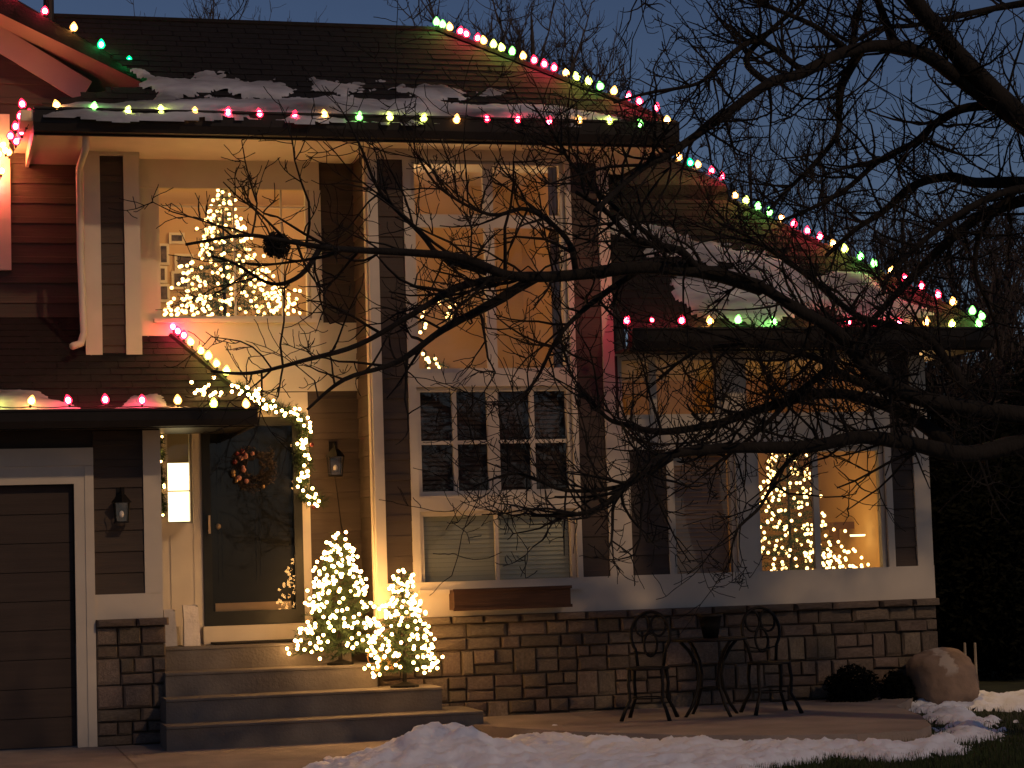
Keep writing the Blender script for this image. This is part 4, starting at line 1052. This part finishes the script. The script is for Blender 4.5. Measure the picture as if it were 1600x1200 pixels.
def bush(name, c, rx, ry, rz, n, label, cat, seed, leaf=.05, m='hedge', parts=True):
    rr = random.Random(seed); c = Vector(c); b = MB(); t = empty(name, label, cat, (c.x,c.y,0))
    for k in range(n):
        v = Vector((rr.gauss(0,1), rr.gauss(0,1), rr.gauss(0,1))).normalized(); q = rr.random()**.33
        nz = 1+.28*noise.fractal(v*2+Vector((seed,0,0)), 1, 2, 4)
        p = c+Vector((v.x*rx*q*nz, v.y*ry*q*nz, v.z*rz*q*nz))
        if p.z < .02: continue
        a = Vector((rr.gauss(0,1), rr.gauss(0,1), rr.gauss(0,1))).normalized()*leaf*rr.uniform(.6,1.3); d = a.orthogonal().normalized()*leaf*.45
        b.add([p-a, p+d, p+a, p-d], [(0,1,2,3)])
    b.obj('foliage', M[m], t)
    MB().tube([(c.x,c.y,-.02),(c.x,c.y,c.z)], [.05*rx+.02,.02], 6).obj('trunk', M['bark'], t)
    return t
q = P(1330,1060,-.42); bush('low_shrub', (q.x,-.42,.20), .28, .22, .26, 2600, 'low dark shrub against the stone wall right of the chairs', 'shrub', 3, .03)
q = P(1402,1070,-.35); bush('low_shrub', (q.x,-.35,.15), .17, .18, .22, 1600, 'small dark shrub between the wall and the boulder', 'shrub', 4, .03)
# dark evergreens to the right
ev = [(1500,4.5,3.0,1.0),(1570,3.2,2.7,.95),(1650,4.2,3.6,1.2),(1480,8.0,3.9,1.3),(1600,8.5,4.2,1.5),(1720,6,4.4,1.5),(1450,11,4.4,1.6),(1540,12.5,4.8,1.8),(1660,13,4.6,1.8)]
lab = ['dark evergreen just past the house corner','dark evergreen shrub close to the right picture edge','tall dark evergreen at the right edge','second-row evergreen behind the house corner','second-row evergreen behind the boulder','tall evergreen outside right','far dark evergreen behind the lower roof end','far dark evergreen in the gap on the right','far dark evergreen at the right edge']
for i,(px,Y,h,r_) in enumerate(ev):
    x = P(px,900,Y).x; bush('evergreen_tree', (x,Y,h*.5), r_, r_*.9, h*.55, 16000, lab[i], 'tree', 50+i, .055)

# ================================================================== BARE TREES
big_t = True
def twig(b, p, d, L_, r_, rr, lvl, upb=.25, sides=3, wig=.35, kids=5):
    n = max(3, int(5 if lvl else 6)); pts = [Vector(p)]; d = Vector(d).normalized()
    for i in range(n):
        d = (d+Vector((rr.gauss(0,wig), rr.gauss(0,wig), rr.gauss(0,wig)+upb))*.32).normalized()
        pts.append(pts[-1]+d*L_/n)
    b.tube(pts, [max(.0032 if big_t else .004, r_*(1-.6*i/n)) for i in range(n+1)], sides, cap=False)
    if lvl > 0:
        for k in range(kids):
            i = rr.randint(1, n); dd = (pts[i]-pts[i-1]).normalized()
            s = Vector((rr.gauss(0,1), rr.gauss(0,1)*.6, rr.gauss(0,1)+.25)).normalized()
            twig(b, pts[i], dd*.6+s*.8, L_*rr.uniform(.25,.6), r_*.55, rr, lvl-1, upb, 3, wig, kids)
def smooth(pts, rad, k=4):
    P_2, R_2 = [], []; n = len(pts)
    for i in range(n-1):
        p0_, p1_, p2_, p3_ = pts[max(i-1,0)], pts[i], pts[i+1], pts[min(i+2,n-1)]
        for j in range(k):
            t = j/k
            P_2.append(.5*((2*p1_)+(p2_-p0_)*t+(2*p0_-5*p1_+4*p2_-p3_)*t*t+(3*p1_-p0_-3*p2_+p3_)*t*t*t)); R_2.append(rad[i]*(1-t)+rad[i+1]*t)
    P_2.append(pts[-1]); R_2.append(rad[-1]); return P_2, R_2
YT = -5.0; SCL = 3400/16.3        # px per metre at the tree
trunk_top = P(1790,330,YT); troot = Vector((trunk_top.x+.1,YT,0))
big = empty('bare_tree', 'large bare spreading tree in front of the house, limbs reaching in from the right', 'tree', tuple(troot))
tb_ = P(1760,690,YT)
pp, rr_ = smooth([troot-Vector((0,0,.1)), Vector((troot.x-.05,YT,1.0)), tb_, trunk_top, P(1700,120,YT), P(1690,-120,YT)], [.34,.26,.24,.21,.15,.1], 5)
MB().tube(pp, rr_, 14).obj('trunk', M['bark'], big, True)
# (pixel polyline, width px start->end, depth start->end, twigs per limb)
LB = [
 ([(1790,330),(1640,225),(1560,140),(1480,60),(1400,-30),(1330,-120)], 52, 22, -5, -5.6, 36),
 ([(1640,225),(1570,170),(1500,115),(1430,82),(1370,72),(1320,75),(1250,110),(1200,135),(1120,195),(1050,235),(1000,268),(930,330)], 34, 8, -5, -6.2, 80),
 ([(1400,74),(1385,40),(1375,-10),(1365,-60)], 18, 10, -5.2, -5.3, 14),
 ([(1345,78),(1325,125),(1312,175),(1300,215),(1280,250),(1235,290),(1200,330)], 17, 5, -5.2, -5.0, 34),
 ([(1620,235),(1580,180),(1520,166),(1470,190),(1430,222),(1380,250),(1320,300),(1270,330),(1220,345)], 22, 5, -5.1, -4.4, 50),
 ([(1720,-20),(1620,0),(1560,12),(1500,25),(1420,38),(1370,50),(1310,85)], 16, 6, -4.8, -4.6, 26),
 ([(1330,75),(1345,20),(1350,-30)], 12, 6, -5.1, -4.9, 12),
 ([(1320,75),(1260,40),(1200,10),(1150,-30)], 12, 5, -5.2, -5.6, 24),
 ([(1200,130),(1170,90),(1210,40),(1250,5),(1290,-40)], 13, 5, -5.4, -5.2, 24),
 ([(1250,108),(1190,60),(1130,95),(1085,130),(1010,150),(960,160)], 11, 4, -5.3, -5.8, 40),
 ([(1780,350),(1680,300),(1600,285),(1530,290),(1480,275),(1430,285),(1380,330),(1330,360),(1290,400)], 30, 7, -5, -4.2, 44),
 ([(1700,300),(1610,310),(1540,335),(1480,380),(1430,430),(1390,475),(1350,520),(1330,560)], 28, 8, -4.8, -4.2, 40),
 ([(1640,290),(1560,300),(1500,330),(1450,370),(1400,425),(1380,460)], 16, 6, -5, -5.3, 26),
 ([(1600,285),(1540,345),(1530,420),(1545,500),(1560,560)], 14, 4, -4.9, -4.6, 26),
 ([(1780,640),(1640,650),(1520,640),(1420,620),(1360,575),(1300,520),(1240,475),(1180,445),(1100,425),(1050,395),(1000,368),(950,335),(900,300)], 38, 6, -5, -6.0, 80),
 ([(1190,450),(1110,430),(1000,420),(900,425),(840,432),(780,430),(720,412),(640,402),(560,392),(500,388),(440,378),(380,370),(290,382)], 26, 4, -5.5, -6.6, 90),
 ([(840,432),(760,470),(690,520),(620,570),(540,598),(480,640)], 18, 4, -5.7, -5.8, 44),
 ([(800,430),(720,450),(640,490),(560,530),(470,560),(400,575),(330,580)], 13, 4, -5.6, -6.2, 46),
 ([(760,425),(700,400),(650,360),(600,300),(560,240),(540,180)], 11, 3, -5.5, -5.2, 38),
 ([(500,388),(470,430),(420,440),(370,420),(330,400)], 9, 3, -5.9, -6.0, 22),
 ([(1760,690),(1600,700),(1500,710),(1420,690),(1340,680),(1260,695),(1150,705),(1050,715),(1000,745),(950,785),(900,800),(830,805)], 38, 5, -5, -5.6, 80),
 ([(1500,705),(1400,640),(1300,608),(1200,635),(1120,665),(1030,672),(980,665),(950,645),(900,600)], 26, 5, -5, -4.4, 60),
 ([(1300,520),(1290,570),(1250,620),(1200,660),(1150,690),(1100,740)], 15, 4, -5.1, -4.8, 36),
 ([(1260,695),(1220,740),(1190,790),(1150,830),(1140,880)], 9, 3, -5.2, -5.2, 16),
 ([(1420,620),(1340,590),(1270,560),(1180,540),(1100,550),(1030,590)], 18, 4, -4.8, -4.3, 44),
 ([(1050,395),(960,330),(900,260),(860,210),(830,160)], 10, 3, -5.6, -5.4, 36),
 ([(900,425),(880,370),(830,330),(760,330),(690,300),(650,240)], 11, 3, -5.7, -5.9, 36),
 ([(1000,420),(930,480),(870,530),(840,600),(790,640)], 12, 3, -5.5, -5.5, 36),
 ([(1050,715),(980,760),(880,770),(800,740),(740,760)], 10, 3, -5.4, -5.2, 26),
 ([(1530,640),(1480,560),(1430,520),(1350,500),(1270,440),(1200,390),(1130,350)], 22, 5, -4.7, -4.2, 50),
]
cr_ = random.Random(17)  # crown limbs out of view, right and above, added to shade the facade
for k in range(15):
    x_, y_ = 1700+cr_.uniform(-10,60), cr_.uniform(-60,360); L2 = [(x_, y_)]; an = cr_.uniform(-.5,.9)
    for j in range(6):
        x_ += 95*math.cos(an); y_ -= 95*math.sin(an)*(1 if k % 3 else -.3); an += cr_.uniform(-.35,.3); L2.append((x_, y_))
    LB.append((L2, 26, 5, -5, -5+cr_.uniform(-2.4,1.6), 60))
for k in range(7):
    x_, y_ = 1650-k*140, -40+cr_.uniform(-40,20); L2 = [(x_, y_)]; an = cr_.uniform(1.2,2.3)
    for j in range(5):
        x_ += 85*math.cos(an); y_ -= 85*math.sin(an); an += cr_.uniform(-.35,.3); L2.append((x_, y_))
    LB.append((L2, 22, 5, -5, -5+cr_.uniform(-1.5,1), 46))
rr = random.Random(99); TW = 0
for pl_, w0, w1, ya, yb, nt_ in LB:
    n = len(pl_); pts = [P(x, y, ya+(yb-ya)*i/(n-1)) for i, (x, y) in enumerate(pl_)]
    for i in range(1, n-1): pts[i] = pts[i]+Vector((rr.uniform(-.03,.03), rr.uniform(-.1,.1), rr.uniform(-.03,.03)))
    rad = [(w0+(w1-w0)*(i/(n-1))**.75)/2/SCL for i in range(n)]
    sp, sr = smooth(pts, rad, 5)
    for i in range(len(sp)): sr[i] *= 1+.12*noise.noise(sp[i]*5)
    lo = MB().tube(sp, sr, 9).obj('limb', M['bark'], big, True)
    tb = MB(); m_ = len(sp)
    for k in range(int(nt_*(.36 if pl_[-1][0] < 600 else (.85 if (pl_[-1][0] < 1250 and pl_[-1][1] > 250) else .72)))):
        f = rr.uniform(.08, 1); i = min(m_-2, int(f*(m_-1))); dd = (sp[i+1]-sp[i]).normalized()
        s = Vector((rr.gauss(0,.8), rr.gauss(0,.8), rr.gauss(.12,1))).normalized()
        r_ = min(sr[i]*.6, rr.uniform(.008,.015))
        twig(tb, sp[i], dd*.55+s, rr.uniform(.3,.85), r_, rr, 2 if rr.random() < .6 else 1, .20, 4, .5, 4)
    o = tb.obj('twigs', M['bark'], lo); o['kind'] = 'stuff'
# clump like a nest on the long limb
nb_ = MB(); nc = P(432,383,-6.1)
for k in range(160):
    v = Vector((rr.gauss(0,1),rr.gauss(0,1),rr.gauss(0,1))).normalized()*.055; w_ = v.cross(Vector((rr.gauss(0,1),rr.gauss(0,1),rr.gauss(0,1)))).normalized()*.08
    nb_.tube([nc+v-w_, nc+v*1.15, nc+v+w_], .004, 3)
nb_.ball(nc,.05,8,5); tag(nb_.obj('bird_nest', M['bark']), 'dark round nest on the long limb before the upper left window', 'nest')

def fartree(px, py_top, Y, label, seed, spread=.8, trunk=.12, n=9, kids=6, lvl=3):
    rr = random.Random(seed); base = P(px, 900, Y); base.z = 0; H = P(px, py_top, Y).z
    t = empty('bare_tree', label, 'tree', tuple(base)); 
    top = Vector((base.x+rr.uniform(-.3,.3), Y, H*.92)); pts = [base, base.lerp(top,.35)+Vector((rr.uniform(-.2,.2),0,0)), base.lerp(top,.7), top]
    sp, sr = smooth(pts, [trunk, trunk*.8, trunk*.45, .015], 5); MB().tube(sp, sr, 8).obj('trunk', M['barkfar'], t, True)
    for k in range(n):
        f = .35+.6*k/n; i = min(len(sp)-2, int(f*(len(sp)-1))); a = k*2.4+rr.random(); b = MB()
        twig(b, sp[i], Vector((math.cos(a)*spread, math.sin(a)*spread, 1)), H*(1-f*.75)*.42, trunk*(1-f)*.5+.015, rr, lvl, .5, 4, .3, kids)
        b.obj('limb', M['barkfar'], t)
    return t
fartree(880, -60, 11, 'bare tree rising behind the upper right hip', 1, .8, .2, 14, 6)
fartree(840, -20, 14, 'bare tree left of the one behind the upper hip', 12, .7, .15, 12, 6)
fartree(670, -30, 13, 'thin bare tree behind the roof ridge end', 2, .6, .12, 10, 5)
fartree(395, -25, 15, 'bare tree behind the roof ridge above the upper left window', 3, .6, .14, 12, 5)
fartree(355, -10, 14, 'small bare tree peeking over the ridge at left', 4, .5, .10, 9, 5)
fartree(970, 60, 12, 'bare bushy tree between the hip and the big limbs', 5, .9, .12, 10, 6)
for i,(px,pt_,Y) in enumerate(((1180,170,18),(1320,200,17),(1460,290,9),(1520,300,11),(1580,280,10),(1640,260,9),(1400,330,14),(1560,330,7))):
    fartree(px, pt_, Y, ['bare tree far behind the hip lights','bare tree far behind, right of the red hip bulbs','bare tree behind the lower hip corner','bare tree over the dark evergreens','bare tree close to the right picture edge','bare tree at the far right edge','slim bare tree above the lower hip','low bare tree before the evergreens at right'][i], 70+i, .55, .10, 13, 6)
print('objects', len(bpy.data.objects), 'tris', sum(len(o.data.polygons) for o in bpy.data.objects if o.type == 'MESH'))
